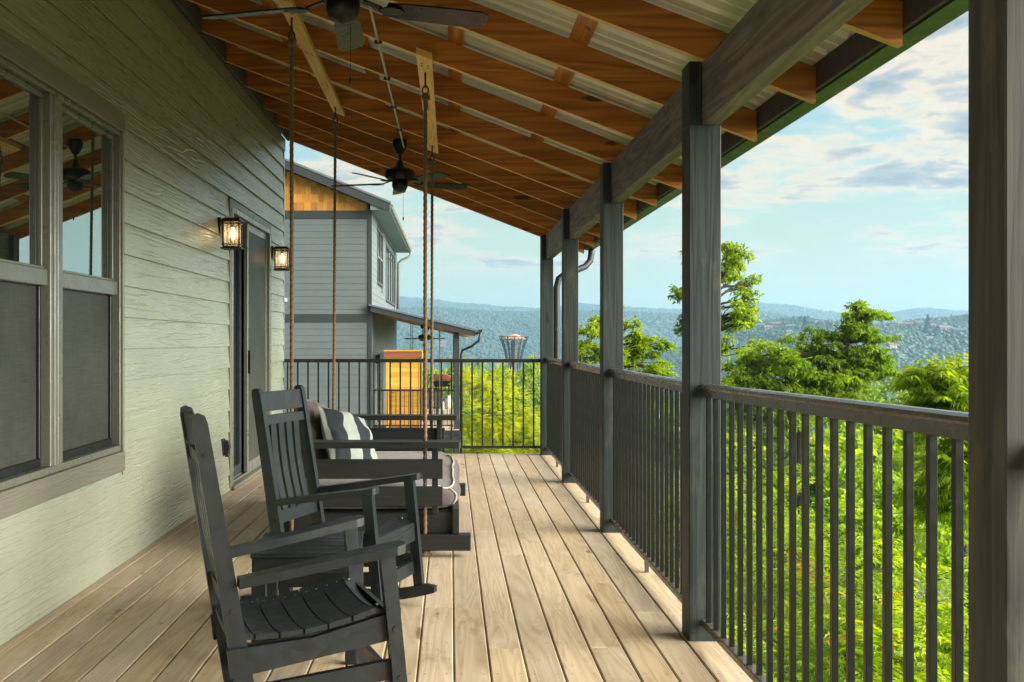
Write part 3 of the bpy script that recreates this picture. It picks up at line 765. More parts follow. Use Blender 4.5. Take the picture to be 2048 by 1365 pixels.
# ---- bronze railings between the posts
bm_ = MB().box(-0.0095, 0.0095, -0.0095, 0.0095, 0.0, 1.0, 0.0015, grain=2).mesh('baluster', M['baluster'])
RLAB = {1: 'bronze railing panel beside the camera position', 2: 'wide bronze railing panel with green shrubs behind it, closest to the viewer',
        3: 'bronze railing panel between the slate posts, opposite the rocking chairs', 4: 'bronze railing panel opposite the swing bed, seen edge-on',
        5: 'short looking bronze railing panel beside the corner post'}
for i in range(1, 6):
    ya, yb = PY[i]+PW+0.002, PY[i+1]-0.002
    dz0 = 0.032 if i == 2 else 0.0
    t = thing('railing', RLAB[i], 'railing', (1.091, (ya+yb)/2, 0), 0, 'bronze railing panels between the posts')
    sl_ = -dz0/(yb-ya)
    sh = Matrix.Identity(4); sh[2][1] = sl_; sh[2][3] = dz0*0.5 if dz0 else 0
    L = (yb-ya)/2
    tr = MB().prism([(-0.019, 1.050), (0.019, 1.050), (0.019, 1.080), (0.027, 1.083), (0.029, 1.090), (0.026, 1.100), (0.012, 1.106), (-0.012, 1.106), (-0.026, 1.100), (-0.029, 1.090), (-0.027, 1.083), (-0.019, 1.080)], -L, L, 1)
    br = MB().box(-0.019, 0.019, -L, L, 0.068, 0.098, 0.004)
    for m, nm in ((tr, 'top_rail'), (br, 'bottom_rail')):
        m.v = [tuple(sh @ Vector(v)) for v in m.v]
        m.build(nm, M['rail'], t)
    nb = max(8, round(2*L/0.119))
    for k in range(nb):
        y = -L+(k+0.5)*2*L/nb
        o = link('baluster', bm_, t); z = 0.0965+sl_*y+sh[2][3]; o.location = (0, y, z); o.scale = (1, 1, 0.955)
    MB().box(-0.011, 0.011, -0.011, 0.011, 0.0, 0.0675+sh[2][3], 0.001).build('support_foot', M['rail'], t)
# ---- black end railing
t = thing('railing', 'thin black metal railing closing the far end of the deck', 'railing', (-0.45, 11.70, 0))
x0, x1 = WALL_X+0.03+0.45, 1.020+0.45
MB().box(x0, x1, -0.022, 0.022, 1.045, 1.085, 0.006).build('top_rail', M['black'], t)
MB().box(x0, x1, -0.018, 0.018, 0.068, 0.098, 0.005).build('bottom_rail', M['black'], t)
b2 = MB().box(-0.0095, 0.0095, -0.0095, 0.0095, 0.0, 1.0, 0.0015, grain=2).mesh('baluster', M['black'])
nb = 25
for k in range(nb):
    o = link('baluster', b2, t); o.location = (x1-0.075-k*0.1165, 0, 0.0965); o.scale = (1, 1, 0.951)
# ================================================================ rocking chairs
def rocking_chair(label, loc, heading):
    t = thing('rocking_chair', label, 'rocking chair', loc, heading, 'slate rocking chairs on the porch')
    P = M['poly']
    def mk(mb, name, smooth=False): return mb.build(name, P, t, smooth)
    hw = 0.205                                            # half spacing of the back posts
    back = lambda z: 0.0-(z-0.55)*0.165                    # centre line of the reclined back
    for sg in (-1, 1):
        # back post: one bent plank, profile in x-z
        f0, f1 = [], []
        for z in (0.075, 0.30, 0.55, 0.80, 1.035, 1.058):
            c = back(z); w = (0.030-0.009*max(0, z-0.3)) if z < 1.04 else 0.018
            f0.append((c-w, z)); f1.append((c+w, z))
        prof = f0+[(back(1.066), 1.066)]+f1[::-1]
        m = MB().prism(prof, sg*hw-0.0165, sg*hw+0.0165, 1)
        bp = mk(m, 'back_post')
        bo = MB()
        for z in (0.94, 0.45, 0.30, 0.12): bo.lathe([(0.0085, -0.004), (0.0085, 0.004), (0.0, 0.0045)], (0, 0, 0), 8)
        k = 0; nv = len(bo.v)//4
        for z in (0.94, 0.45, 0.30, 0.12):
            for i in range(k*nv, (k+1)*nv):
                v = bo.v[i]; bo.v[i] = (back(z)+v[0], sg*(hw+0.0165)+v[2]*sg, z+v[1])
            k += 1
        bo.build('bolt', M['black'], bp)
        # front leg
        a, b = 0.505, 0.560
        m = MB().prism([(b-0.023, 0.075), (b+0.023, 0.075), (a+0.024, 0.612), (a-0.024, 0.607)], sg*0.243-0.0165, sg*0.243+0.0165, 1)
        fl = mk(m, 'front_leg')
        bo = MB()
        for z in (0.36, 0.20):
            xx = b+(a-b)*(z-0.075)/0.535
            bo.tube([(xx, sg*0.2595, z), (xx, sg*0.2635, z)], 0.008, 8)
        bo.build('bolt', M['black'], fl)
        # arm, rising to the front with a rounded nose
        y0, y1 = sg*0.222, sg*0.262
        pl = []
        for q in (-1, 1): pass
        n0, n1 = 0.035, 0.56
        zt = lambda s: 0.553+(s-n0)*0.165
        prof = [(n0, y0-0.030), (0.30, (y0+y1)/2-0.040), (n1-0.035, y1-0.045), (n1-0.008, y1-0.036), (n1, y1-0.018), (n1, y1+0.018), (n1-0.008, y1+0.036), (n1-0.035, y1+0.045), (0.30, (y0+y1)/2+0.040), (n0, y0+0.030)]
        m = MB().prism(prof, -0.029, 0.0, 2)
        m.v = [(v[0], v[1], v[2]+zt(v[0])) for v in m.v]
        mk(m, 'arm')
        # rocker: arc strip
        N = 16; up = []; lo = []
        for i in range(N+1):
            s = -0.15+0.80*i/N; zz = 0.42*(s-0.24)**2
            e = 1.0 if 0 < i < N else 0.55
            lo.append((s, zz+0.001)); up.append((s+(0.0), zz+0.052*e+0.001))
        m = MB(); yy = sg*0.225
        m.prism(lo+up[::-1], yy-0.019, yy+0.019, 1); mk(m, 'rocker')
        # seat side rail and lower side rung
        m = MB().prism([(0.01, 0.245), (0.525, 0.318), (0.518, 0.405), (0.27, 0.350), (0.0, 0.335)], sg*0.222-0.014, sg*0.222+0.014, 1); mk(m, 'seat_rail')
        m = MB().prism([(0.075, 0.150), (0.53, 0.190), (0.53, 0.252), (0.065, 0.212)], sg*0.222-0.013, sg*0.222+0.013, 1); mk(m, 'side_rung')
    # back rails and slats
    def rail(z0, z1, nm, th=0.015):
        m = MB().prism([(back(z0)-th, z0), (back(z0)+th, z0), (back(z1)+th, z1), (back(z1)-th, z1)], -hw+0.017, hw-0.017, 1); mk(m, nm)
    rail(0.955, 1.045, 'top_rail'); rail(0.893, 0.935, 'top_rail'); rail(0.435, 0.492, 'lower_rail')
    for k in range(4):
        y = (k-1.5)*0.0745
        z0, z1 = 0.49, 0.895; th = 0.008
        n = 6; A = []; B = []
        for i in range(n+1):
            z = z0+(z1-z0)*i/n; bow = 0.012*math.sin(math.pi*i/n)
            A.append((back(z)-th-bow, z)); B.append((back(z)+th-bow, z))
        m = MB().prism(A+B[::-1], y-0.0255, y+0.0255, 1); mk(m, 'back_slat')
    # dished seat slats
    zs = lambda s: 0.352+0.50*(s-0.14)**2 if s < 0.49 else 0.413-0.75*(s-0.49)
    for k in range(7):
        s0 = 0.012+k*0.0765; s1 = s0+0.0715
        w = 0.222+0.035*(k/6.0)
        if k == 6: w = 0.225
        ny = 8; m = MB(); vs = []; uv = []; fs = []
        for j in range(ny+1):
            y = -w+2*w*j/ny; dp = 0.026*(abs(y)/0.25)**2.2
            for s, dz in ((s0, 0), (s1, 0), (s1, -0.017), (s0, -0.017)):
                vs.append((s, y, zs(s)+dp+dz)); uv.append((y, s+dz))
        for j in range(ny):
            for i in range(4):
                q = (i+1) % 4; fs.append((j*4+i, j*4+q, (j+1)*4+q, (j+1)*4+i))
        fs += [(3, 2, 1, 0), (ny*4, ny*4+1, ny*4+2, ny*4+3)]
        m.add(vs, fs, uv); mk(m, 'seat_slat')
    sc_ = MB()
    for k in range(7):
        for sg in (-1, 1):
            for f in (0.25, 0.75):
                s = 0.012+k*0.0765+0.0715*f; y = sg*(0.205 if k < 6 else 0.19); z = zs(s)+0.026*(abs(y)/0.25)**2.2
                sc_.tube([(s, y, z-0.003), (s, y, z+0.0008)], 0.0042, 7)
    sc_.build('screw_heads', M['conduit'], t)['kind'] = 'stuff'
    mk(MB().prism([(0.528, 0.318), (0.546, 0.316), (0.538, 0.402), (0.520, 0.404)], -0.224, 0.224, 1), 'front_apron')
    mk(MB().prism([(0.525, 0.158), (0.543, 0.156), (0.535, 0.214), (0.517, 0.216)], -0.225, 0.225, 1), 'front_rung')
    mk(MB().prism([(0.066, 0.158), (0.084, 0.158), (0.072, 0.214), (0.054, 0.214)], -0.188, 0.188, 1), 'rear_rung')
    return t
ch = rocking_chair('dark slate rocking chair turned partly away, in front of the wooden side table', (-0.765, 3.388, 0), R(19.5))
dup(ch, (-0.76, 5.0, 0), R(-20), 'slate rocking chair showing its slatted back from the front, beside the swing bed')

# ---- small side table between the chairs
t = thing('side_table', 'low slatted slate side table half hidden between the two rocking chairs', 'table', (-0.585, 4.29, 0), R(3))
for k in range(6):
    MB().box(-0.215, 0.215, -0.232+k*0.078, -0.232+k*0.078+0.073, 0.432, 0.450, 0.003).build('top_slat', M['poly'], t)
for sx in (-1, 1):
    for sy in (-1, 1):
        MB().box(sx*0.185-0.030, sx*0.185+0.030, sy*0.19-0.016, sy*0.19+0.016, 0.0, 0.3705, 0.003).build('leg', M['poly'], t)
for sy in (-1, 1): MB().box(-0.2, 0.2, sy*0.215-0.008, sy*0.215+0.008, 0.371, 0.431, 0.003).build('apron', M['poly'], t)
for sx in (-1, 1): MB().box(sx*0.205-0.008, sx*0.205+0.008, -0.2055, 0.2055, 0.371, 0.431, 0.003).build('apron', M['poly'], t)

# ================================================================ swing bed
YN, YF = 6.16, 8.33
sw = thing('swing_bed', 'charcoal wooden swing bed hanging on four ropes from the porch ceiling', 'swing', (-0.5, 7.25, 0))
def sp(mb, name, mat, smooth=False):
    o = mb.build(name, mat, sw, smooth); o.matrix_parent_inverse = Matrix.Translation((0.5, -7.25, 0)); return o
W = M['swing']
for y in (YN, YF): sp(MB().box(-1.06, 0.122, y-0.044, y+0.044, 0.040, 0.135, 0.005), 'runner', W)
for y in (YN+0.035, YF-0.035): sp(MB().box(-1.0, 0.012, y-0.019, y+0.019, 0.1365, 0.254, 0.003), 'frame_board', W)
sp(MB().box(0.014, 0.052, YN-0.02, YF+0.02, 0.1365, 0.285, 0.003), 'frame_board', W)
sp(MB().box(-1.04, -1.002, YN-0.02, YF+0.02, 0.1365, 0.254, 0.003), 'frame_board', W)
for k in range(12):
    y = YN+0.10+k*0.175; sp(MB().box(-1.0, 0.012, y, y+0.10, 0.235, 0.253, 0.002), 'seat_slat', W)
for y, sg in ((YN, 1), (YF, -1)):
    yy = y+sg*0.035
    for x in (-0.092, -0.93): sp(MB().box(x-0.019, x+0.019, yy-sg*0.019-0.019-(0.0), yy-sg*0.019+0.019, 0.256, 0.651, 0.003), 'arm_post', W)
    ye = yy-sg*0.058
    sp(MB().box(-0.98, -0.045, ye-0.0185, ye+0.0185, 0.468, 0.583, 0.003), 'end_board', W)
    sp(MB().box(-0.98, -0.045, ye-0.0185, ye+0.0185, 0.306, 0.420, 0.003), 'end_board', W)
    a = [(-1.0, y-0.075), (0.05, y-0.075), (0.062, y-0.060), (0.062, y+0.060), (0.05, y+0.075), (-1.0, y+0.075)]
    m = MB().prism(a, 0.6525, 0.690, 2)
    sp(m, 'arm', W)
for z in (0.36, 0.52, 0.68):
    sp(MB().bar((-0.985-(z-0.3)*0.12, YN+0.06, z), (-0.985-(z-0.3)*0.12, YF-0.06, z), 0.10, 0.024, (0.12, 0, -1)), 'back_board', W)
# ropes: three twisted strands
def rope(p0, p1, r=0.0125, pitchm=0.055, seg=10):
    p0, p1 = Vector(p0), Vector(p1); d = p1-p0; L = d.length; d.normalize()
    a = d.cross(Vector((1, 0, 0))).normalized(); b = d.cross(a)
    n = int(L/pitchm*6); m = MB(); vs = []; uv = []; fs = []; k = 12
    for i in range(n+1):
        s = L*i/n; ph = 2*math.pi*s/(pitchm*2.2)
        sway = 0.004*math.sin(3.1*s/L*math.pi)
        c = p0+d*s+a*sway
        for j in range(k):
            th = 2*math.pi*j/k
            rr = r*(0.66+0.40*abs(math.cos(1.5*(th-ph))))
            vs.append(tuple(c+(a*math.cos(th)+b*math.sin(th))*rr)); uv.append((s, th*0.02))
    for i in range(n):
        for j in range(k):
            q = (j+1) % k; fs.append((i*k+j, i*k+q, (i+1)*k+q, (i+1)*k+j))
    m.add(vs, fs, uv); return m
def knot(m, c, r, seed):
    rr = random.Random(seed); c = Vector(c)
    for k in range(4):
        ax = Vector((rr.uniform(-1, 1), rr.uniform(-1, 1), rr.uniform(-0.5, 0.5))).normalized()
        u = ax.orthogonal().normalized(); v = ax.cross(u)
        pts = [c+(u*math.cos(i*0.6)+v*math.sin(i*0.6))*r*0.8+ax*(k-1.5)*r*0.25 for i in range(11)]
        m.tube(pts, 0.011, 7)
ROPES = []
for x, yt, yb_ in ((-0.95, 6.16, YN), (-0.95, 8.50, YF), (-0.152, 6.24, YN), (-0.152, 8.56, YF)):
    zt = rb(x)-0.042
    o = sp(rope((x, yt, zt-0.13), (x, yb_, 0.02)), 'rope', M['rope'], True)
    k = MB(); knot(k, (x, yb_, 0.018), 0.026, int(x*100+yt*10))
    rr = random.Random(int(yt*50))
    for i in range(26):                                    # frayed end
        a = rr.uniform(0, 6.28); l = rr.uniform(0.02, 0.055)
        k.tube([(x, yb_, 0.016), (x+math.cos(a)*l*0.6, yb_+math.sin(a)*l*0.6, 0.02), (x+math.cos(a)*l, yb_+math.sin(a)*l, 0.004)], 0.0016, 4, False)
    knot(k, (x, yt, zt-0.15), 0.022, int(yt*77))
    for i in range(10):
        a = rr.uniform(0, 6.28); l = rr.uniform(0.01, 0.03)
        k.tube([(x+0.01, yt, zt-0.16), (x+math.cos(a)*l, yt+math.sin(a)*l, zt-0.20-rr.uniform(0, 0.04))], 0.002, 4, False)
    kk = k.build('knot', M['rope'], o, True)
    e = MB()
    e.tube([(x, yt, zt), (x, yt, zt-0.045)], 0.006, 8)
    e.tube([Vector((x, yt+math.sin(i*0.5236)*0.024, zt-0.068+math.cos(i*0.5236)*0.024)) for i in range(13)], 0.0055, 8)
    e.tube([Vector((x+math.sin(i*0.5236)*0.018, yt, zt-0.108+math.cos(i*0.5236)*0.028)) for i in range(13)], 0.005, 8)
    e.build('eye_bolt', M['black'], o, True)
# cushions
def cushion(name, sx, sy, sz, mat, label, cat, loc, rot, seed=1, sharp=3.0, n=26, wr=0.012):
    """plump pillow: two domed faces meeting in a seam"""
    vs = []; uv = []; fs = []
    nz = Vector((seed*3.1, seed*1.7, seed))
    for sd in (1, -1):
        for i in range(n+1):
            for j in range(n+1):
                u, v = 2*i/n-1, 2*j/n-1
                pin = 1-0.09*(abs(u)**2)*(1-abs(v)**4)-0.0
                pin2 = 1-0.09*(abs(v)**2)*(1-abs(u)**4)
                th = ((1-abs(u)**sharp)*(1-abs(v)**sharp))**0.55
                w = mnoise.noise(Vector((u*2.2, v*2.2, sd))+nz)*wr*2+mnoise.noise(Vector((u*6, v*4, sd*2))+nz)*wr
                vs.append((u*sx/2*pin2, v*sy/2*pin, sd*(sz/2*th+w*min(1, th*1.5)))); uv.append((u*sx/2+0.5, v*sy/2+0.5))
        o = 0 if sd == 1 else (n+1)**2
        for i in range(n):
            for j in range(n):
                q = (o+i*(n+1)+j, o+(i+1)*(n+1)+j, o+(i+1)*(n+1)+j+1, o+i*(n+1)+j+1)
                fs.append(q if sd == 1 else q[::-1])
    m = MB(); m.add(vs, fs, uv)
    o = m.build(name, mat, None, True); o.location = loc; o.rotation_euler = rot
    return tag(o, label, cat)
# mattress with piping
def mattress():
    t = thing('mattress', 'taupe seat cushion with white piping lying in the swing bed', 'cushion', (-0.45, 7.245, 0.255))
    x0, x1, y0, y1, h = -0.50, 0.470, -0.98, 0.98, 0.155
    nx, ny, nz_ = 24, 44, 8
    def sup(u, v, w):
        # rounded box with sag and wrinkles
        P = Vector((u, v, w)); k = 9.0
        l = (abs(u)**k+abs(v)**k+abs(w)**k)**(1/k)
        P /= max(l, 1e-6)
        bulge = 0.045*(1-w*w)
        X = P.x*(x1-x0)/2+(x0+x1)/2+(bulge if P.x > 0.85 else 0); Y = P.y*(y1-y0)/2; Z = (P.z+1)*h/2
        q = Vector((X*3.0, Y*3.0, Z*6))
        d = 0.008*mnoise.noise(q)+0.004*mnoise.noise(q*2.6)
        nrm = Vector((P.x if abs(P.x) > 0.9 else 0, P.y if abs(P.y) > 0.9 else 0, P.z if abs(P.z) > 0.9 else 0))
        if nrm.length > 0: nrm.normalize()
        if P.z < -0.95: d = 0
        if P.x > 0.85: Z -= 0.02*max(0, P.z)
        return (X+nrm.x*d, Y+nrm.y*d, max(0.0, Z+nrm.z*d))
    m = MB()
    def face(f, na, nb):
        vs = [sup(*f(2*i/na-1, 2*j/nb-1)) for i in range(na+1) for j in range(nb+1)]
        fs = [(i*(nb+1)+j, (i+1)*(nb+1)+j, (i+1)*(nb+1)+j+1, i*(nb+1)+j+1) for i in range(na) for j in range(nb)]
        m.add(vs, fs, [(v[0]+v[2], v[1]) for v in vs])
    face(lambda a, b: (a, b, 1), nx, ny); face(lambda a, b: (a, b, -1), 4, 4)
    face(lambda a, b: (1, a, b), ny, nz_); face(lambda a, b: (-1, a, b), ny, nz_)
    face(lambda a, b: (a, 1, b), nx, nz_); face(lambda a, b: (a, -1, b), nx, nz_)
    m.build('cover', M['taupe'], t, True)
    for zz, nm in ((0.88, 'piping'), (-0.9, 'piping')):
        pts = []
        per = [(1, -1+2*i/40) for i in range(41)]+[(1-2*i/24, 1) for i in range(1, 25)]+[(-1, 1-2*i/40) for i in range(1, 41)]+[(-1+2*i/24, -1) for i in range(1, 25)]
        for u, v in per: pts.append(Vector(sup(u*0.985, v*0.985, zz))*1.0+Vector((u*0.004, v*0.004, 0.004)))
        p = MB(); p.tube(pts, 0.006, 7, False); p.build(nm, M['piping'], t, True)
    for vv in (-0.985, 0.985):
        pts = [Vector(sup(0.985, vv, -0.85+1.7*i/12)) + Vector((0.004, 0.004*vv, 0)) for i in range(13)]
        p = MB(); p.tube(pts, 0.006, 7, False); p.build('piping', M['piping'], t, True)
mattress()
cushion('pillow', 0.52, 0.56, 0.20, M['taupe'], 'slumped taupe pillow at the back of the swing bed behind the striped one', 'pillow', (-0.88, 7.05, 0.615), (R(66), R(8), R(72)), 2, wr=0.03)
cushion('pillow', 0.46, 0.46, 0.17, M['stripe'], 'black and white striped pillow leaning on the taupe pillow in the swing bed', 'pillow', (-0.68, 6.92, 0.605), (R(60), R(14), R(52)), 4)

# ================================================================ ceiling fans
def ceiling_fan(label, loc):
    t = thing('ceiling_fan', label, 'ceiling fan', loc, 0, 'bronze ceiling fans under the porch roof')
    F = M['fan']
    MB().lathe([(0.0, 0.295), (0.066, 0.29), (0.070, 0.26), (0.060, 0.215), (0.030, 0.165), (0.016, 0.155), (0.0, 0.154)], (0, 0, 0.055), 24).build('canopy', F, t, True)
    MB().lathe([(0.012, 0.09), (0.012, 0.215)], (0, 0, 0), 12).build('downrod', F, t, True)
    MB().lathe([(0.0, 0.16), (0.022, 0.158), (0.030, 0.12), (0.060, 0.085), (0.120, 0.072), (0.138, 0.055), (0.142, 0.030), (0.138, 0.005), (0.115, -0.018), (0.075, -0.030), (0.0, -0.032)], (0, 0, 0), 32).build('motor', F, t, True)
    MB().lathe([(0.072, -0.031), (0.074, -0.075), (0.060, -0.110), (0.030, -0.128), (0.010, -0.134), (0.0, -0.135)], (0, 0, 0), 24).build('switch_housing', F, t, True)
    for k in range(5):
        an = R(20+72*k); rot = Matrix.Rotation(an, 4, 'Z')
        tilt = Matrix.Translation((0, 0, -0.052)) @ Matrix.Rotation(R(-13), 4, 'X')
        # blade outline
        out = [(0.19, -0.050), (0.30, -0.060), (0.50, -0.066), (0.62, -0.066), (0.655, -0.050), (0.668, 0.0), (0.655, 0.050), (0.62, 0.066), (0.50, 0.066), (0.30, 0.060), (0.19, 0.050)]
        m = MB().prism(out, -0.004, 0.004, 2); mm = rot @ tilt
        m.v = [tuple(mm @ Vector(v)) for v in m.v]
        b = m.build('blade', M['blade'], t)
        i_ = MB(); i_.bar((0.09, 0, -0.03), (0.17, 0, -0.052), 0.03, 0.008, (0, 1, 0), 0.001)
        i_.prism([(0.16, -0.016), (0.20, -0.042), (0.25, -0.030), (0.275, 0), (0.25, 0.030), (0.20, 0.042), (0.16, 0.016)], -0.062, -0.057, 2)
        i_.v = [tuple((rot @ Matrix.Rotation(R(-6), 4, 'X')) @ Vector(v)) for v in i_.v]
        i_.build('blade_iron', F, b)
    ch = MB(); ch.tube([(0.03, 0.03, -0.13), (0.03, 0.03, -0.36)], 0.0014, 5); ch.lathe([(0.0, 0.018), (0.006, 0.01), (0.007, -0.006), (0.004, -0.016), (0.0, -0.018)], (0.03, 0.03, -0.372), 10)
    ch.build('pull_chain', M['black'], t, True)
    return t
fa = ceiling_fan('dark bronze ceiling fan cut by the top of the picture, above the rocking chairs', (-0.462, 4.42, 2.785))
dup(fa, (-0.463, 9.43, 2.785), R(1.5), 'dark bronze ceiling fan seen whole against the sky beyond the swing bed')
# ================================================================ terrain
def sstep(a, b, x): t = np.clip((x-a)/(b-a), 0, 1); return t*t*(3-2*t)
def vnoise(x, y, seed, octs=4, lac=2.0, gain=0.5):
    """cheap value noise on numpy arrays"""
    x = np.asarray(x, float); y = np.asarray(y, float); tot = np.zeros(np.broadcast(x, y).shape); amp = 1.0; nrm = 0
    for o in range(octs):
        xi = np.floor(x).astype(np.int64); yi = np.floor(y).astype(np.int64); fx = x-xi; fy = y-yi
        fx = fx*fx*(3-2*fx); fy = fy*fy*(3-2*fy)
        def h(a, b):
            v = np.sin(a*127.1+b*311.7+seed*74.7+o*13.1)*43758.5453
            return v-np.floor(v)
        tot += amp*((h(xi, yi)*(1-fx)+h(xi+1, yi)*fx)*(1-fy)+(h(xi, yi+1)*(1-fx)+h(xi+1, yi+1)*fx)*fy); nrm += amp
        amp *= gain; x = x*lac+17.3; y = y*lac+9.1
    return tot/nrm
def ground_z(x, y):
    x = np.asarray(x, float); y = np.asarray(y, float)
    t = np.maximum(0, x-1.5)*0.55+np.maximum(0, y-44)*0.45+np.maximum(0, -x-14)*0.2
    z = -4.3-62*(1-np.exp(-t/95))
    z += (vnoise(x/14, y/14, 3)-0.5)*1.2*sstep(2, 12, np.abs(x)+np.abs(y)*0.2)
    z += (vnoise(x/160, y/160, 5)-0.5)*22*sstep(60, 300, np.hypot(x, y))
    return z
def grid_mesh(name, X, Y, Z, mat, smooth=True):
    ny, nx = X.shape; v = np.stack([X, Y, Z], -1).reshape(-1, 3)
    i = np.arange((ny-1)*(nx-1)); r = i//(nx-1); c = i % (nx-1); a = r*nx+c
    f = np.stack([a, a+1, a+nx+1, a+nx], 1)
    return np_mesh(name, v, f, mat, smooth)
def np_mesh(name, v, f, mat, smooth=False, tint=None):
    me = bpy.data.meshes.new(name); k = f.shape[1]
    me.vertices.add(len(v)); me.vertices.foreach_set('co', np.ascontiguousarray(v, np.float32).ravel())
    me.loops.add(f.size); me.loops.foreach_set('vertex_index', np.ascontiguousarray(f, np.int32).ravel())
    me.polygons.add(len(f)); me.polygons.foreach_set('loop_start', np.arange(0, f.size, k, dtype=np.int32))
    me.polygons.foreach_set('use_smooth', np.full(len(f), smooth))
    if tint is not None:
        a = me.attributes.new('tint', 'FLOAT', 'POINT'); a.data.foreach_set('value', np.ascontiguousarray(tint, np.float32))
    me.materials.append(mat); me.update(calc_edges=True); return me
def struct(name, me, label=None, kind='structure'):
    o = link(name, me); o['kind'] = kind
    if label: o['label'] = label
    return o
t = newmat('forest_floor')
co = t.new('ShaderNodeNewGeometry').outputs['Position']
n = t.noise(co, 0.35, 6.0, 0.65); n2 = t.noise(co, 0.012, 4.0, 0.6)
t.l.new(t.mix(t.mapr(n2, 0.4, 0.62), t.mix(n, (0.03, 0.055, 0.012), (0.075, 0.11, 0.02)), t.mix(n, (0.05, 0.07, 0.02), (0.12, 0.13, 0.05))), t.b.inputs['Base Color'])
t.b.inputs['Roughness'].default_value = 0.95; M['ground'] = t.m
t = newmat('wooded_hill')
co = t.new('ShaderNodeNewGeometry').outputs['Position']
n = t.noise(co, 0.03, 6.0, 0.7); n3 = t.noise(co, 0.006, 3.0, 0.6)
c = t.mix(n, (0.026, 0.060, 0.042), (0.044, 0.086, 0.052))
c = t.mix(t.mapr(n3, 0.60, 0.66), c, t.mix(n, (0.10, 0.13, 0.05), (0.20, 0.18, 0.10)))
t.l.new(c, t.b.inputs['Base Color']); t.b.inputs['Roughness'].default_value = 0.95; M['hill'] = t.m

u = np.linspace(-1, 1, 150); w = np.linspace(0, 1, 130)
gx = np.sinh(u*5.2)/np.sinh(5.2)*3300; gy = -160+(np.sinh(w*5.0)/np.sinh(5.0))*4150
X, Y = np.meshgrid(gx, gy)
struct('ground', grid_mesh('ground', X, Y, ground_z(X, Y), M['ground']), 'sloping wooded ground falling away below the porch')

# hills: each is a ridge with a real front and back slope, carrying its own trees
ICO_V = []; ph = (1+5**0.5)/2
for a in (-1, 1):
    for b in (-ph, ph): ICO_V += [(0, a, b), (a, b, 0), (b, 0, a)]
ICO_V = np.array(ICO_V); ICO_V /= np.linalg.norm(ICO_V[0])
def _hull():
    f = []; n = 12; e = 4/ math.sqrt(10+2*5**0.5)*0.5*2
    D = np.linalg.norm(ICO_V[:, None]-ICO_V[None], axis=2); m = np.min(D[D > 1e-6])
    for i in range(n):
        for j in range(i+1, n):
            for k in range(j+1, n):
                if abs(D[i, j]-m) < 1e-3 and abs(D[j, k]-m) < 1e-3 and abs(D[i, k]-m) < 1e-3:
                    nn = np.cross(ICO_V[j]-ICO_V[i], ICO_V[k]-ICO_V[i])
                    f.append((i, j, k) if nn @ (ICO_V[i]+ICO_V[j]+ICO_V[k]) > 0 else (i, k, j))
    return np.array(f)
ICO_F = _hull()
OCT_V = np.array([(1, 0, 0), (0, 1, 0), (-1, 0, 0), (0, -1, 0), (0, 0, 1), (0, 0, -1)], float)
OCT_F = np.array([(0, 1, 4), (1, 2, 4), (2, 3, 4), (3, 0, 4), (1, 0, 5), (2, 1, 5), (3, 2, 5), (0, 3, 5)])
def tufts(name, P, size, mat, flat=0.7):
    """a wood seen from afar: one jittered crown per tree"""
    n = len(P); s = size*rng.uniform(0.6, 1.35, n)
    V = OCT_V[None]*(1+rng.uniform(-0.28, 0.28, (n, 6, 1)))
    a = rng.uniform(0, 6.28, n); ca, sa = np.cos(a)[:, None], np.sin(a)[:, None]
    x = V[:, :, 0]*ca-V[:, :, 1]*sa; y = V[:, :, 0]*sa+V[:, :, 1]*ca
    V = np.stack([x, y, V[:, :, 2]*flat*rng.uniform(0.8, 1.4, (n, 1))], -1)*s[:, None, None]+P[:, None]
    F = (OCT_F[None]+6*np.arange(n)[:, None, None]).reshape(-1, 3)
    return np_mesh(name, V.reshape(-1, 3), F, mat, True, np.repeat(rng.uniform(0, 0.92, n), 6))
def ridge(label, X0, X1, yc, half, crest, base, seed, ntree, tsize, twist=0.0, bare=0.0):
    """crest: list of (X, Z) along the ridge at Y=yc"""
    nx, ny = 160, 46
    xs_ = np.linspace(X0, X1, nx); ys_ = np.linspace(-1, 1, ny)
    cz = np.interp(xs_, [c[0] for c in crest], [c[1] for c in crest])
    def zf(x, q):
        c = np.interp(x, [k[0] for k in crest], [k[1] for k in crest])
        prof = np.where(q < 0, 0.5+0.5*np.cos(np.pi*np.clip(-q, 0, 1)**1.15), 0.5+0.5*np.cos(np.pi*np.clip(q, 0, 1)))
        spur = (vnoise(x/(half*0.35), q*2.2+seed, seed+1)-0.5)*(c-base)*0.5*np.sin(np.pi*np.clip(np.abs(q), 0, 1))
        return base+(c-base)*prof+spur+(vnoise(x/40, q*half/40, seed)-0.5)*6
    Xg, Q = np.meshgrid(xs_, ys_); Zg = zf(Xg, Q)
    o = struct('hill', grid_mesh('hill', Xg, yc+Q*half+Xg*twist, Zg, M['hill']), label)
    x = rng.uniform(max(X0, -0.10*yc-150), min(X1, 0.56*yc+250), ntree*3); q = -np.abs(rng.uniform(-1, 1, ntree*3))**0.9*1.0+0.06
    clear = vnoise(x/(half*0.28), q*3.4, seed+9, 3) < (1-bare)
    x, q = x[clear][:ntree], q[clear][:ntree]
    P = np.stack([x, yc+q*half+x*twist, zf(x, q)-tsize*0.05], -1)
    struct('woods', tufts('woods', P, tsize, M['wood_far']), 'unbroken woodland on '+label, 'stuff')
    return zf
ridge('the long blue ridge along the skyline', -1500, 2600, 3000, 700,
      [(-1500, 150), (-300, 140), (-154, 128), (-60, 121), (0, 112), (144, 98), (261, 92), (363, 106), (500, 96), (654, 86), (760, 100), (873, 106), (950, 100), (1018, 88), (1080, 78), (1150, 66), (1200, 72), (1252, 76), (1353, 92), (1430, 82), (1514, 86), (1700, 80), (2600, 90)], -60, 2, 42000, 5.2)
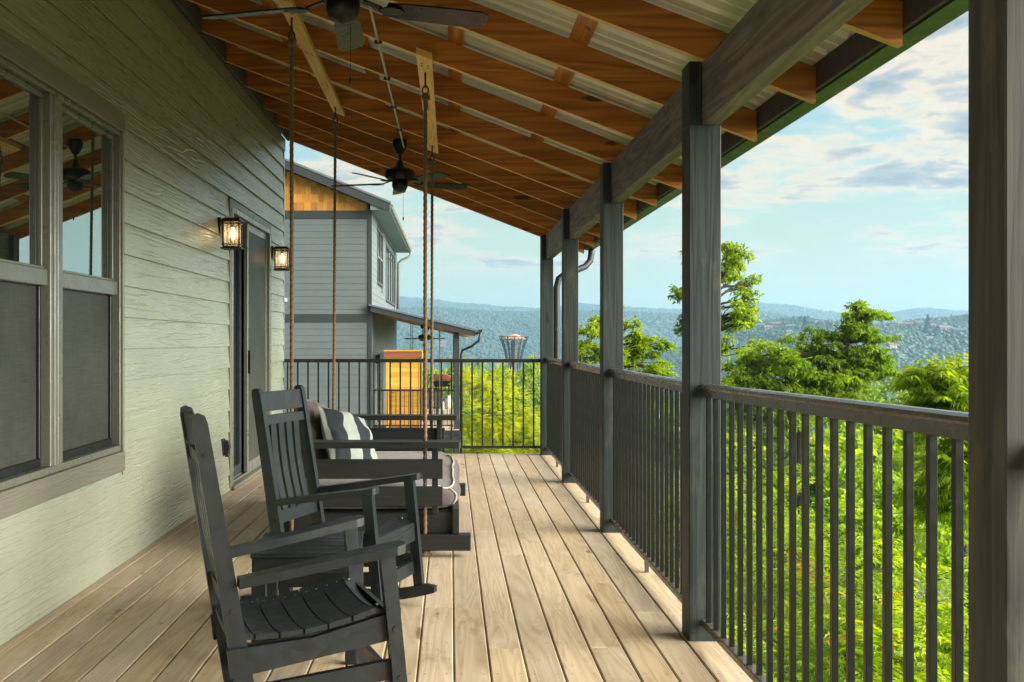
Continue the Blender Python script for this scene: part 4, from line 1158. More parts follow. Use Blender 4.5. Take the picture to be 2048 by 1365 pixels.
ridge('the lower blue ridge behind the valley', -900, 1700, 1900, 520,
      [(-900, 70), (-120, 62), (-20, 60), (60, 55), (130, 53), (230, 57), (330, 55), (470, 47), (545, 50), (640, 38), (760, 20), (1000, 8), (1700, 10)], -66, 8, 36000, 4.2)
HZ = ridge('the green slope with scattered houses across the valley', 60, 1300, 1000, 420,
      [(60, -44), (150, -30), (230, -5), (280, 14), (330, 20), (400, 15), (450, 18), (520, 24), (560, 20), (620, 12), (760, 14), (1300, 10)], -72, 14, 22000, 3.3, 0.0, 0.42)
# ================================================================ trees
def leaf_quads(base, d, up, L, Wd, fold=0.25):
    """folded diamond leaves: base point, direction, up, length and width arrays"""
    side = np.cross(d, up); side /= np.linalg.norm(side, axis=1, keepdims=True)+1e-9
    nrm = np.cross(side, d)
    mid = base+d*(L*0.45)[:, None]
    sag = -nrm*0
    tip = base+d*L[:, None]-np.array([0, 0, 1.0])*(L*0.18)[:, None]
    a = mid+side*(Wd*0.5)[:, None]+nrm*(Wd*fold)[:, None]; b = mid-side*(Wd*0.5)[:, None]+nrm*(Wd*fold)[:, None]
    return np.stack([base, a, tip, b], 1)
def unit(v): return v/(np.linalg.norm(v, axis=-1, keepdims=True)+1e-9)
def sprays(pos, out, kind, sc=1.0):
    """leaf clusters at POS growing towards OUT; returns quads (n,4,3) and a tint per leaf"""
    n = len(pos); Q = []; T = []
    up0 = np.tile(np.array([0, 0, 1.0]), (n, 1))
    t0 = rng.uniform(0, 1, n)
    if kind == 'whorl':                 # oak-like: bunch of leaves at a twig end
        for k in range(7):
            d = unit(out*0.6+rng.normal(0, 0.6, (n, 3))+np.array([0, 0, -0.12]))
            b = pos+out*rng.uniform(-0.08, 0.06, (n, 1))*sc+rng.normal(0, 0.025, (n, 3))*sc
            L = rng.uniform(0.10, 0.165, n)*sc; Q.append(leaf_quads(b, d, unit(up0+rng.normal(0, 0.45, (n, 3))), L, L*rng.uniform(0.42, 0.6, n)))
            T.append(np.clip(t0*0.6+rng.uniform(0, 0.4, n), 0, 0.92))
    elif kind in ('pinnate', 'feather', 'long'):
        npair, RL, ll, lw = {'pinnate': (8, 0.46, 0.12, 0.040), 'feather': (9, 0.34, 0.075, 0.026), 'long': (5, 0.26, 0.155, 0.046)}[kind]
        side = unit(np.cross(out, up0)+1e-6); acc = (rng.uniform(0, 1, n) < (0.02 if kind == 'pinnate' else 0.0))
        for k in range(npair+1):
            s = (k+0.6)/npair
            droop = -0.55*s*s if kind != 'long' else -0.45*s*s
            p = pos+(out*s+up0*droop*0.5)*RL*sc
            dd = unit(out+up0*(droop*1.1))
            L = ll*sc*rng.uniform(0.8, 1.15, n)*(1.0-0.35*abs(s-0.45))
            for sg in ((-1, 1) if k < npair else (0,)):
                spread = 0.95 if kind != 'long' else 0.8
                d = unit(dd*(0.45 if sg else 1)+side*sg*spread+rng.normal(0, 0.10, (n, 3))-up0*(0.15 if kind != 'long' else 0.45))
                Q.append(leaf_quads(p, d, unit(up0+rng.normal(0, 0.25, (n, 3))), L, L*lw/ll*rng.uniform(0.85, 1.15, n)))
                tt = np.clip(t0*0.75+rng.uniform(0, 0.2, n), 0, 0.93); T.append(np.where(acc, 1.0, tt))
    elif kind == 'clump':               # far trees: big loose leaf facets
        for k in range(5):
            d = unit(out*0.7+rng.normal(0, 0.55, (n, 3))); L = rng.uniform(0.32, 0.55, n)*sc
            Q.append(leaf_quads(pos+rng.normal(0, 0.14, (n, 3))*sc, d, unit(up0+rng.normal(0, 0.5, (n, 3))), L, L*0.7)); T.append(np.clip(t0*0.7+rng.uniform(0, 0.3, n), 0, 0.92))
    return np.concatenate(Q), np.concatenate(T)
def leafmesh(name, Q, T, mat):
    return np_mesh(name, Q.reshape(-1, 3), np.arange(len(Q)*4).reshape(-1, 4), mat, False, np.repeat(T, 4))
def limb(m, p0, p1, r0, r1, bend=0.12, n=7, seed=0):
    p0, p1 = Vector(p0), Vector(p1); L = (p1-p0).length
    o = Vector(rng.normal(0, 1, 3)).normalized()*L*bend
    pts = []; rs = []
    for i in range(n):
        s = i/(n-1); q = p0.lerp(p1, s)+o*math.sin(math.pi*s)*0.6+Vector((0, 0, L*bend*0.7*math.sin(math.pi*s)))
        if 0 < i < n-1: q += Vector(rng.normal(0, 1, 3))*L*0.012
        pts.append(q); rs.append(r0+(r1-r0)*s)
    m.tube(pts, rs, 7 if r0 > 0.02 else 5, False); return pts
def tree(name, label, cat, trunk, r0, clumps, kind, mat, nspray, sc=1.0, group=None, sub=6, twigs=5, shell=0.45, fill=0):
    """trunk: polyline from foot to crown; clumps: (x, y, z, rx, ry, rz). Each clump breaks into smaller ones on twigs of a limb."""
    trunk = [Vector(p) for p in trunk]; foot = trunk[0].copy()
    rs = [r0*(1-0.72*i/(len(trunk)-1)) for i in range(len(trunk))]
    fine = [];  frs = []
    for i in range(len(trunk)-1):
        for k in range(4):
            s = k/4; fine.append(trunk[i].lerp(trunk[i+1], s)+Vector(rng.normal(0, 1, 3))*r0*0.18); frs.append(rs[i]+(rs[i+1]-rs[i])*s)
    fine.append(trunk[-1]); frs.append(rs[-1])
    wood_ = MB(); wood_.tube(fine, frs, 10)
    pos = []; out = []
    if fill:                            # smaller tufts between neighbouring clumps keep the outline ragged
        ext = []
        for c in clumps:
            near = sorted(clumps, key=lambda q: math.dist(c[:3], q[:3]))[1:4]
            for q in near[:fill]:
                s = rng.uniform(0.3, 0.75); j = rng.normal(0, 0.10, 3)
                ext.append(tuple(c[i]+(q[i]-c[i])*s+j[i] for i in range(3))+tuple(0.62*min(c[i], q[i]) for i in (3, 4, 5)))
        clumps = list(clumps)+ext
    tot = sum((c[3]*c[4]*c[5])**(2/3) for c in clumps)
    for c in clumps:
        cc = Vector(c[:3]); rad = Vector(c[3:6])
        low = [i for i, p in enumerate(fine) if p.z < cc.z-0.15*rad.z] or [0]
        bi = min(low, key=lambda i: (fine[i]-cc).length+max(0, (cc.z-fine[i].z))*0.3)
        rr0 = min(frs[bi]*0.55, 0.018+0.16*frs[bi])
        lp = limb(wood_, fine[bi], cc, rr0, rr0*0.3, 0.10)
        nsub = sub; cn = max(6, int(nspray*(c[3]*c[4]*c[5])**(2/3)/tot))
        dirs = unit(rng.normal(0, 1, (nsub, 3))); dirs[:, 2] = dirs[:, 2]*0.8+0.1
        sc_ = np.array(cc)+dirs*np.array(rad)*rng.uniform(0.4, 1.15, (nsub, 1))
        srad = np.array(rad)*rng.uniform(0.28, 0.55, (nsub, 1))
        for k in range(nsub):
            st = lp[rng.integers(2, len(lp))]
            limb(wood_, st, sc_[k], max(0.006, rr0*0.3), 0.004, 0.12, 5)
            m = max(3, int(cn/nsub*rng.uniform(0.6, 1.4)))
            dr = unit(rng.normal(0, 1, (m, 3))); dr[:, 2] = np.where(dr[:, 2] < -0.2, -dr[:, 2]*0.5, dr[:, 2])
            rr = rng.uniform(shell, 1.0, (m, 1))**0.7
            p = sc_[k]+dr*srad[k]*rr
            pos.append(p); out.append(unit(dr+unit(p-np.array(cc))*0.5+rng.normal(0, 0.25, (m, 3))))
            for q in range(min(twigs, m)): limb(wood_, sc_[k], p[q], 0.006, 0.0025, 0.1, 4)
    Q, T = sprays(np.concatenate(pos), np.concatenate(out), kind, sc)
    root = thing(name, label, cat, foot, 0, group)
    inv = Matrix.Translation(-foot)
    for me, nm in ((wood_.mesh('trunk', M['bark'], True), 'trunk'), (leafmesh('crown', Q, T, mat), 'crown')):
        o = link(nm, me, root); o.matrix_parent_inverse = inv
        if nm == 'crown': o['kind'] = 'stuff'
    return root
gz = lambda x, y: float(ground_z(x, y))
def E(c, r, rz=None, ry=None): return (*c, r, ry or r, rz or r*0.8)

# tall sparse oak behind the wide post
p = (3.359, 14.0, -0.194)
tree('oak_tree', 'tall sparse oak whose upper branches show beside the wide slate post', 'tree',
     [(p[0]+0.1, 14, gz(p[0], 14)-0.3), (p[0]+0.15, 14.1, -2.5), (3.451, 14.1, 0.754), (3.529, 14.0, 1.574), (3.639, 13.9, 2.112)], 0.11,
     [E((3.867, 13.8, 2.307), 0.27, 0.24), E((4.107, 14.0, 2.016), 0.18, 0.17), E((3.786, 14.2, 2.233), 0.25, 0.33), E((3.895, 13.9, 1.842), 0.22, 0.15), E((3.76, 13.8, 1.569), 0.27, 0.24), E((4.062, 14.2, 1.509), 0.20, 0.21),
      E((3.786, 13.7, 1.235), 0.25, 0.18), E((3.162, 14.0, 1.914), 0.13, 0.15), E((3.327, 14.3, 1.58), 0.27, 0.30), E((3.49, 14.4, 2.141), 0.32, 0.38), E((3.441, 14.2, 1.164), 0.36, 0.38), E((3.801, 14.0, 2.525), 0.18, 0.14)],
     'whorl', M['leaf_oak'], 820, 0.46, sub=8, twigs=5, shell=0.1, fill=1)
# broad oak filling the bay, with a leaning leader
p = (6.111, 18.0, -0.618)
tree('oak_tree', 'broad dark limbed oak with a leaning top that rises over the ridge line', 'tree',
     [(p[0], 18.2, gz(p[0], 18.2)-0.3), (p[0], 18.2, -3.2), (6.127, 18.1, -0.101), (6.46, 18.0, 0.519), (6.898, 18.0, 1.131), (7.029, 18.0, 1.655)], 0.20,
     [E((7.09, 18.0, 1.76), 0.23, 0.19), E((7.466, 18.0, 1.725), 0.29, 0.13), E((7.068, 18.1, 1.525), 0.25, 0.17), E((7.123, 17.8, 1.435), 0.25, 0.17),
      E((6.635, 18.0, 1.218), 0.40, 0.23), E((7.12, 17.9, 1.132), 0.46, 0.32), E((6.301, 18.3, 1.128), 0.26, 0.38), E((5.63, 18.0, 1.043), 0.46, 0.29), E((5.295, 18.2, 0.82), 0.37, 0.23),
      E((5.923, 17.7, 0.789), 0.55, 0.32), E((6.598, 17.9, 0.74), 0.55, 0.32), E((7.253, 17.8, 0.83), 0.46, 0.26), E((7.684, 18.0, 0.694), 0.30, 0.17), E((5.034, 17.9, 0.566), 0.40, 0.26),
      E((5.377, 17.6, 0.45), 0.44, 0.32), E((6.146, 17.6, 0.45), 0.53, 0.29), E((6.907, 17.8, 0.57), 0.44, 0.23), E((5.633, 17.6, 0.023), 0.62, 0.43), E((6.697, 17.7, 0.145), 0.40, 0.26), E((4.949, 17.6, 0.023), 0.53, 0.43)],
     'whorl', M['leaf_oak'], 5600, 0.54, sub=9, twigs=4, shell=0.1, fill=2)
# long-leaved tree by the end post
p = (4.76, 9.0, -0.539)
tree('chestnut_tree', 'bright long-leaved tree hanging in from behind the end post', 'tree',
     [(p[0], 9.3, gz(p[0], 9.3)-0.3), (p[0]-0.05, 9.2, -3.0), (4.68, 9.1, -0.338), (4.563, 9.0, 0.335), (4.498, 9.0, 0.772)], 0.13,
     [E((4.279, 9.0, 1.013), .20, .10), E((4.194, 9.1, 0.877), .20, .11), E((4.454, 9.0, 0.969), .22, .12), E((4.318, 8.9, 0.735), .30, .16), E((4.665, 9.2, 0.805), .3, .2), E((4.33, 9.2, 0.627), .22, .12),
      E((4.448, 8.9, 0.475), .30, .2), E((4.318, 8.9, 0.173), .24, .2), E((4.398, 8.8, -0.114), .22, .2), E((4.279, 9.0, -0.277), .16, .14), E((4.732, 9.2, 0.18), .3, .25), E((4.377, 9.3, -0.013), .18, .18), E((4.896, 9.3, 0.755), .35, .3)],
     'long', M['leaf_sun'], 1500, 0.56, sub=7, twigs=4, shell=0.15, fill=2)
# maple seen between the far posts
p = (2.634, 16.0, -0.406)
tree('maple_tree', 'light green spreading tree seen between the narrow posts and the wide post', 'tree',
     [(p[0], 16.2, gz(p[0], 16.2)-0.3), (p[0], 16.2, -3.0), (2.651, 16.1, -0.104), (2.518, 16.0, 0.837), (2.44, 16.0, 1.226)], 0.15,
     [E((2.168, 16.0, 1.42), .26, .18), E((2.075, 16.0, 1.032), .26, .2), E((2.232, 15.9, 0.763), .3, .18), E((2.494, 16.1, 1.538), .25, .16), E((2.805, 16.0, 1.537), .16, .14), E((2.906, 16.0, 1.226), .26, .13), E((2.734, 15.9, 0.995), .26, .18),
      E((3.062, 15.8, 0.881), .28, .14), E((3.373, 16.0, 1.187), .16, .10), E((3.256, 16.0, 0.798), .2, .12), E((2.832, 15.8, 0.613), .3, .2), E((2.294, 15.8, 0.229), .4, .35), E((2.908, 15.8, 0.076), .4, .3)],
     'whorl', M['leaf_sun'], 1700, 0.48, sub=7, twigs=4, shell=0.2, fill=2)
# feathery lime tree beyond the end railing
p = (1.587, 33.0, -2.206)
tree('lime_green_tree', 'feathery lime green tree behind the black end railing, beside the neighbouring deck', 'tree',
     [(p[0], 33.3, gz(p[0], 33.3)-0.3), (p[0], 33.2, -3.5), (p[0]+0.1, 33.1, -1.8), (1.507, 33.0, -0.443)], 0.14,
     [E((0.705, 33.0, -0.122), .55, .42), E((1.346, 33.0, -0.09), .55, .42), E((1.896, 32.8, -0.671), .55, .42), E((2.381, 32.9, -1.157), .5, .45), E((0.934, 32.6, -1.055), .65, .55), E((1.642, 32.5, -1.522), .65, .5), E((0.617, 32.6, -1.847), .6, .5),
      E((2.28, 32.6, -2.005), .6, .5), E((1.4, 32.4, -2.378), .8, .5), E((2.789, 33.0, -1.805), .5, .5), E((0.617, 32.6, -2.639), .8, .5), E((2.359, 32.6, -2.797), .9, .5), E((3.189, 33.0, -2.526), .6, .5)],
     'feather', M['leaf_lime'], 3000, 1.0, sub=8, twigs=2, shell=0.35)
# sumac thicket right below the railing: each shrub is its own plant
SH = [ # x, y, top z, radius, leaf material, label
 (3.1, 6.4, -0.85, .65, 'leaf_sumac', 'yellow-green sumac lowest beside the weathered end post, close to the rail'),
 (3.8, 7.3, -0.8, .7, 'leaf_sumac', 'yellow-green sumac just behind the lowest one beside the weathered end post'),
 (2.6, 7.6, -0.9, .7, 'leaf_sumac', 'yellow-green sumac at the bottom of the wide railing panel, midway along it'),
 (3.3, 8.6, -0.75, .75, 'leaf_sumac', 'broad yellow-green sumac above the lowest ones in the wide railing panel'),
 (4.5, 8.7, -0.75, .75, 'leaf_sumac', 'yellow-green sumac second up beside the weathered end post'),
 (2.5, 9.4, -0.8, .75, 'leaf_sun', 'bright leafy shrub near the foot of the wide slate post'),
 (3.8, 10.2, -0.6, .8, 'leaf_sumac', 'large yellow-green sumac filling the middle of the wide railing panel'),
 (4.9, 10.6, -0.7, .8, 'leaf_sun', 'bright leafy shrub behind the last balusters beside the weathered end post'),
 (2.7, 11.6, -0.5, .8, 'leaf_sun', 'bright leafy shrub beside the wide slate post, above the lower leafy shrub'),
 (3.9, 12.4, -0.35, .8, 'leaf_sumac', 'yellow-green sumac highest in the thicket, behind the middle balusters'),
 (5.4, 12.6, -0.6, .9, 'leaf_oak', 'dark young oak behind the sumacs, towards the end post'),
 (3.2, 14.4, -0.4, .9, 'leaf_sun', 'small bright leafy shrub highest beside the wide slate post'),
 (5.0, 14.6, -0.45, .9, 'leaf_oak', 'dark young oak under the broad oak, behind the middle balusters'),
 (6.4, 14.2, -0.9, 1.0, 'leaf_sun', 'bright leafy shrub deep behind the sumacs, half hidden by a young oak'),
 (6.6, 17.0, -0.7, 1.1, 'leaf_oak', 'dark young oak farthest back, half hidden behind two other young oaks'),
 (4.6, 16.6, -0.5, 1.0, 'leaf_oak', 'dark young oak behind the first balusters beside the wide slate post')]
SLAB = {'leaf_sumac': ('sumac_shrub', 'sumac thicket below the railing', 'shrub'), 'leaf_sun': ('leafy_shrub', 'leafy shrubs among the sumacs', 'shrub'), 'leaf_oak': ('young_oak', 'young oaks behind the thicket', 'tree')}
for x, y, zt, r, mt, lb_ in SH:
    nm, gr, ct = SLAB[mt]; zb = gz(x, y)-0.2
    cl_ = [(x, y, zt-r*0.6, r, r, r*0.6)]
    for k in range(6):
        a = k*1.05+rng.uniform(0, 1); h = rng.uniform(0.1, 1.0)
        cl_.append((x+math.cos(a)*r*0.8, y+math.sin(a)*r*0.8, zt-r*0.5-h*2.0, r*0.75, r*0.75, r*0.6))
    kd = {'leaf_sumac': 'pinnate', 'leaf_sun': 'long', 'leaf_oak': 'whorl', 'leaf_lime': 'feather'}[mt]
    ns = {'leaf_sumac': 520, 'leaf_sun': 560, 'leaf_oak': 900, 'leaf_lime': 800}[mt]
    tree(nm, lb_, ct, [(x, y, zb), (x+0.05, y, (zb+zt)/2-0.3), (x, y, zt-r*0.7)], 0.035, cl_, kd, M[mt], ns, {'leaf_sumac': 0.75, 'leaf_sun': 0.75, 'leaf_oak': 0.9, 'leaf_lime': 1.0}[mt], gr, sub=5, twigs=2, shell=0.3)
# leafy undergrowth covering the bank under the shrubs
n = 5200
gx_ = rng.uniform(1.4, 11, n); gy_ = rng.uniform(2.0, 27, n); gz_ = ground_z(gx_, gy_)+rng.uniform(0.1, 1.6, n)
Q, T = sprays(np.stack([gx_, gy_, gz_], -1), unit(rng.normal(0, 1, (n, 3))+np.array([0, 0, 0.7])), 'clump', 0.8)
struct('undergrowth', leafmesh('undergrowth', Q, T*0.9, M['leaf_sun']), 'mixed leafy undergrowth covering the bank below the porch', 'stuff')
# trees of the wooded slope below: three kinds, copied
def slope_proto(seed, mat, tall, label, group):
    cl_ = []
    for k in range(9):
        a = rng.uniform(0, 6.28); q = rng.uniform(0.2, 1.0)
        cl_.append((math.cos(a)*2.0*q, math.sin(a)*2.0*q, tall-2.2-rng.uniform(0, 3.4), 1.4, 1.4, 1.1))
    cl_.append((0, 0, tall-1.2, 1.3, 1.3, 1.2))
    return tree('slope_tree', label, 'tree', [(0, 0, 0), (0.1, 0, tall*0.4), (0, 0.1, tall*0.8)], 0.2, cl_, 'clump', M[mat], 620, 0.85, group, sub=6, twigs=0, shell=0.4)
protos = [slope_proto(1, 'leaf_far', 12, 'pale green round-topped tree on the slope below the porch', 'pale trees on the slope'),
          slope_proto(2, 'leaf_sun', 11, 'sunny green tree on the slope below the porch', 'sunny trees on the slope'),
          slope_proto(3, 'leaf_oak', 13, 'dark green oak on the slope below the porch', 'dark trees on the slope')]
used = [False]*3; tall = [12, 11, 13]
SL = [(12.015, 42.0, -1.119), (12.921, 36.0, -0.863), (26.234, 64.0, -1.603), (25.042, 58.0, -1.529), (22.559, 50.0, -1.335), (20.707, 44.0, -1.234), (26.114, 52.0, -0.934), (25.271, 48.0, -0.997), (21.719, 80.0, -2.131), (29.021, 95.0, -2.542), (15.911, 40.0, -1.004), (14.515, 34.0, -0.908), (13.827, 30.0, -0.941), (15.837, 32.0, -1.012), (7.547, 60.0, -1.276), (9.594, 45.0, -1.182), (9.975, 42.0, -1.119), (2.113, 150.0, -2.063), (5.304, 130.0, -2.058), (9.0, 170.0, -2.51), (8.684, 120.0, -2.092), (9.136, 110.0, -0.475), (5.325, 85.0, -2.138), (6.085, 70.0, -2.044), (6.017, 210.0, -2.792), (14.672, 190.0, -3.326), (0.447, 230.0, -3.18), (26.455, 130.0, -3.005), (8.962, 28.0, -0.793), (9.458, 26.0, -0.833), (11.002, 27.0, -0.915), (7.593, 27.0, -0.915), (49.097, 110.0, -3.146), (-1.807, 120.0, -1.801), (-4.148, 140.0, -2.316), (-0.534, 100.0, -1.772), (74.22, 180.0, -4.22)]
SL = [(c, int(rng.integers(0, 3))) for c in SL]
for (c, kx) in SL:
    zt = c[2]; zb = gz(c[0], c[1]); s = max(0.45, (zt-zb)/tall[kx]); 
    rz = rng.uniform(0, 6.28)
    if not used[kx]: o = protos[kx]; used[kx] = True; o.location = (c[0], c[1], zb-0.2); o.rotation_euler = (0, 0, rz)
    else: o = dup(protos[kx], (c[0], c[1], zb-0.2), rz, protos[kx]['label'])
    q_ = c[0]/c[1]
    o['label'] = ('pale round-topped tree', 'sunny green tree', 'dark green oak')[kx]+(' on the slope beyond the black end railing' if q_ < 0.09 else ' on the slope seen between the slate posts' if q_ < 0.25 else ' on the slope behind and below the broad oak')
    w_ = min(s, 1.15)*rng.uniform(0.85, 1.15); o.scale = (w_, w_, s)
# ================================================================ neighbouring house
NX, NY, NZ = -2.24, 29.1, -1.2          # its corner by the porch, gable plane and floor level
nh = thing('neighbouring_house', 'grey clapboard gable house with cedar shingles in its peak, next door', 'house', (NX, NY, NZ))
INV = Matrix.Translation((-NX, -NY, -NZ))
def npart(mb, name, mat, parent=None, smooth=False):
    o = mb.build(name, mat, parent or nh, smooth)
    if parent is None: o.matrix_parent_inverse = INV
    return o
XL, YB = -13.5, 42.5
npart(MB().box(XL, NX-0.03, NY+0.03, YB, -6.5, 5.0, 0), 'wall', M['siding2'])
npart(MB().prism([(XL, 5.0), (NX-0.03, 5.0), (-7.9, 7.25)], NY+0.03, YB, 1), 'wall', M['siding2'])
# gable boards
rows = [(-2.6+0.184*k, -2.6+0.184*(k+1)) for k in range(0, 40)]
for z0, z1 in rows:
    if z1 > 4.74 or (z1 > 1.82 and z0 < 2.05):
        z1c, z0c = (min(z1, 4.738), z0) if z1 > 4.74 else ((z0, z0) if False else (min(z1, 1.818), z0) if z0 < 1.79 else (z1, max(z0, 2.052)))
        if z1c-z0c < 0.02 or z0c > 4.72: continue
        z0, z1 = z0c, z1c
    cuts = [XL]; x = -12+rng.uniform(0, 3)
    while x < NX-0.6: cuts.append(x); x += 3.66
    cuts.append(NX-0.105)
    for a, b in zip(cuts[:-1], cuts[1:]):
        if b < -9: continue
        npart(MB().prism([(NY+0.012, z0), (NY-0.012, z0), (NY-0.002, z1+0.01), (NY+0.012, z1+0.01)], a+0.002, b-0.002, 0), 'plank', M['siding2'])
npart(MB().box(-9, NX-0.10, NY-0.022, NY+0.02, 4.74, 4.975, 0.004), 'band_board', M['trim2'])
npart(MB().box(-9, NX-0.10, NY-0.022, NY+0.02, 1.82, 2.05, 0.004), 'band_board', M['trim2'])
cb = MB(); cb.box(NX-0.102, NX+0.018, NY-0.024, NY+0.06, -6.5, 4.975, 0.004); npart(cb, 'corner_board', M['trim2'])
npart(MB().box(NX-0.04, NX+0.018, YB-0.11, YB+0.01, -6.5, 4.86, 0.004), 'corner_board', M['trim2'])
# cedar shingle courses in the peak, clipped by the rake line
rake = lambda x: 5.19-0.41*(x+1.68)-0.30
sh_meshes = [MB().box(0, w, -0.012, 0.012, 0, 0.235, 0.003, grain=2).mesh('shingle', M['shingle']) for w in (0.13, 0.165, 0.20, 0.11)]
sw_ = (0.13, 0.165, 0.20, 0.11)
for r_ in range(6):
    z = 4.978+0.226*r_; x = NX-0.11-rng.uniform(0, 0.05)
    while x > -6.4:
        k = int(rng.integers(0, 4)); x -= sw_[k]+0.003
        top = rake(x+sw_[k])
        if z > top-0.02: continue
        o = link('shingle', sh_meshes[k], nh); o.matrix_parent_inverse = INV
        o.location = (x, NY-0.004-0.0, z-rng.uniform(0, 0.008)); o.scale = (1, 1, min(1.0, (top-z+0.04)/0.235)); o.rotation_euler = (R(3), 0, 0)
npart(MB().prism([(NX-0.10, 4.976), (NX-0.10, rake(NX-0.1)), (-7.9, rake(-7.9)), (-7.9, 4.976)], NY+0.004, NY+0.028, 1), 'gable_backing', M['shingle'])
# roof: slab, rake boards, soffit, gutter
npart(MB().prism([(-1.66, 5.18), (-7.9, 5.18+0.41*6.24), (-14.2, 5.18), (-14.2, 5.12), (-7.9, 5.12+0.41*6.24), (-1.66, 5.12)], NY-0.40, YB+0.4, 1), 'roof', M['metalroof'])
npart(MB().prism([(-1.70, 5.125), (-7.9, 5.125+0.41*6.2), (-7.9, 4.90+0.41*6.2), (-1.70, 4.90)], NY-0.385, NY-0.345, 1), 'rake_board', M['trim2'])
npart(MB().box(NX, -1.70, NY-0.34, YB+0.3, 4.955, 4.985, 0), 'soffit', M['soffit'])
npart(MB().prism([(NX, 4.988), (-1.70, 4.988), (-1.70, 5.10), (NX, 5.33)], NY-0.34, YB+0.3, 1), 'soffit', M['soffit'])
npart(MB().prism([(-1.698, 5.10), (-1.61, 5.10), (-1.60, 5.06), (-1.63, 4.99), (-1.698, 4.98)], NY-0.36, YB+0.35, 1), 'gutter', M['vinyl'])
pts = [(-1.65, YB+0.2, 4.98), (-1.66, YB+0.2, 4.86), (-1.75, YB+0.15, 4.76), (-2.05, YB+0.08, 4.62), (-2.16, YB+0.07, 4.50), (-2.17, YB+0.07, 2.6)]
npart(MB().tube(pts, 0.05, 8), 'downspout', M['vinyl'], None, True)
# side wall boards facing the valley
for k in range(0, 34):
    z0, z1 = -1.2+0.184*k, -1.2+0.184*(k+1)
    if z0 > 4.9: break
    spans = [(NY+0.065, YB-0.115)]
    for o in ((31.4, 33.9, 3.0, 4.83), (35.5, 41.6, 2.62, 4.72)):
        nz = []
        for a, b in spans:
            if z1 > o[2]+0.03 and z0 < o[3]-0.03 and a < o[1] and b > o[0]:
                if a < o[0]: nz.append((a, o[0]))
                if b > o[1]: nz.append((o[1], b))
            else: nz.append((a, b))
        spans = nz
    for a, b in spans:
        npart(MB().prism([(NX-0.02, z0), (NX+0.010, z0), (NX+0.002, min(4.95, z1+0.01)), (NX-0.02, min(4.95, z1+0.01))], a, b, 1), 'plank', M['siding2'])
def nwin(y0, y1, z0, z1, n, split=None):
    w = bpy.data.objects.new('window', None); C.objects.link(w); w.parent = nh; w.matrix_parent_inverse = INV
    f = MB(); t_ = 0.09
    f.box(NX-0.05, NX+0.03, y0, y1, z1-t_, z1, 0.004); f.box(NX-0.05, NX+0.03, y0, y1, z0, z0+t_, 0.004)
    st = [(y0, y0+t_)]+[(y0+(y1-y0)*k/n-t_/2, y0+(y1-y0)*k/n+t_/2) for k in range(1, n)]+[(y1-t_, y1)]
    for a, b in st: f.box(NX-0.05, NX+0.03, a, b, z0+t_, z1-t_, 0.004)
    f.build('frame', M['trim2'], w)
    for (a0, a), (b, b0) in zip(st[:-1], st[1:]):
        if split:
            MB().box(NX-0.045, NX+0.016, a, b, split-0.03, split+0.03, 0.003).build('meeting_rail', M['vinyl'], w)
            MB().box(NX-0.03, NX-0.01, a+0.004, b-0.004, z0+t_, split-0.032, 0).build('pane', M['glass'], w)
            MB().box(NX-0.02, NX-0.0, a+0.004, b-0.004, split+0.032, z1-t_, 0).build('pane', M['glass'], w)
        else: MB().box(NX-0.02, NX-0.0, a+0.004, b-0.004, z0+t_, z1-t_, 0).build('pane', M['glass'], w)
nwin(31.45, 33.85, 3.05, 4.78, 2, 3.9); nwin(35.6, 41.5, 2.68, 4.66, 4)
# its porch roof
pr = lambda x: 2.33-0.24*(x+2.28)
npart(MB().prism([(NX-0.05, pr(NX-0.05)-0.05), (0.80, pr(0.80)-0.05), (0.80, pr(0.80)), (NX-0.05, pr(NX-0.05))], NY-0.25, YB, 1), 'porch_roof', M['metalroof'])
npart(MB().prism([(NX+0.0, pr(NX)-0.20), (0.70, pr(0.70)-0.20), (0.70, pr(0.70)-0.052), (NX, pr(NX)-0.052)], NY-0.22, NY-0.18, 1), 'rake_board', M['trim2'])
for k in range(22):
    a = NY-0.17+k*0.60
    npart(MB().prism([(NX+0.03, pr(NX)-0.20), (0.66, pr(0.66)-0.20), (0.66, pr(0.66)-0.075), (NX+0.03, pr(NX)-0.075)], a, a+0.04, 1), 'rafter', M['hanger'])
npart(MB().prism([(NX+0.03, pr(NX)-0.074), (0.66, pr(0.66)-0.074), (0.66, pr(0.66)-0.054), (NX+0.03, pr(NX)-0.054)], NY-0.17, YB, 1), 'ceiling_board', M['hanger'])
npart(MB().prism([(0.80, 1.60), (0.90, 1.62), (0.88, 1.53), (0.80, 1.48)], NY-0.27, YB, 1), 'gutter', M['black'])
npart(MB().tube([(0.84, NY-0.15, 1.50), (0.80, NY-0.13, 1.30), (0.60, NY-0.08, 1.14), (0.33, NY-0.03, 1.02), (0.30, NY-0.02, 0.9), (0.30, NY-0.02, -4)], 0.035, 8), 'downspout', M['black'], None, True)
npart(MB().box(0.11, 0.24, NY-0.02, YB, 1.42, 1.67, 0.003), 'beam', M['trim2'])
for y in (NY-0.03, 33.5, 37.9, 42.3): npart(MB().box(0.10, 0.25, y, y+0.15, -6.0, 1.42, 0.005), 'porch_post', M['trim2'])
for k in range(17):
    a = NX+0.02+k*0.1455; npart(MB().box(a, a+0.140, NY-0.05, YB+0.3, NZ-0.04, NZ, 0.004), 'deck_plank', M['deck'])
for k in range(2): npart(MB().box(NX+0.02, 0.24, NY-0.10, NY-0.055, NZ-0.18-0.16*k, NZ-0.03-0.16*k, 0.004), 'rim_board', M['post'])
npart(MB().box(0.242, 0.28, NY-0.10, YB+0.3, NZ-0.34, NZ-0.03, 0.003), 'rim_board', M['post'])
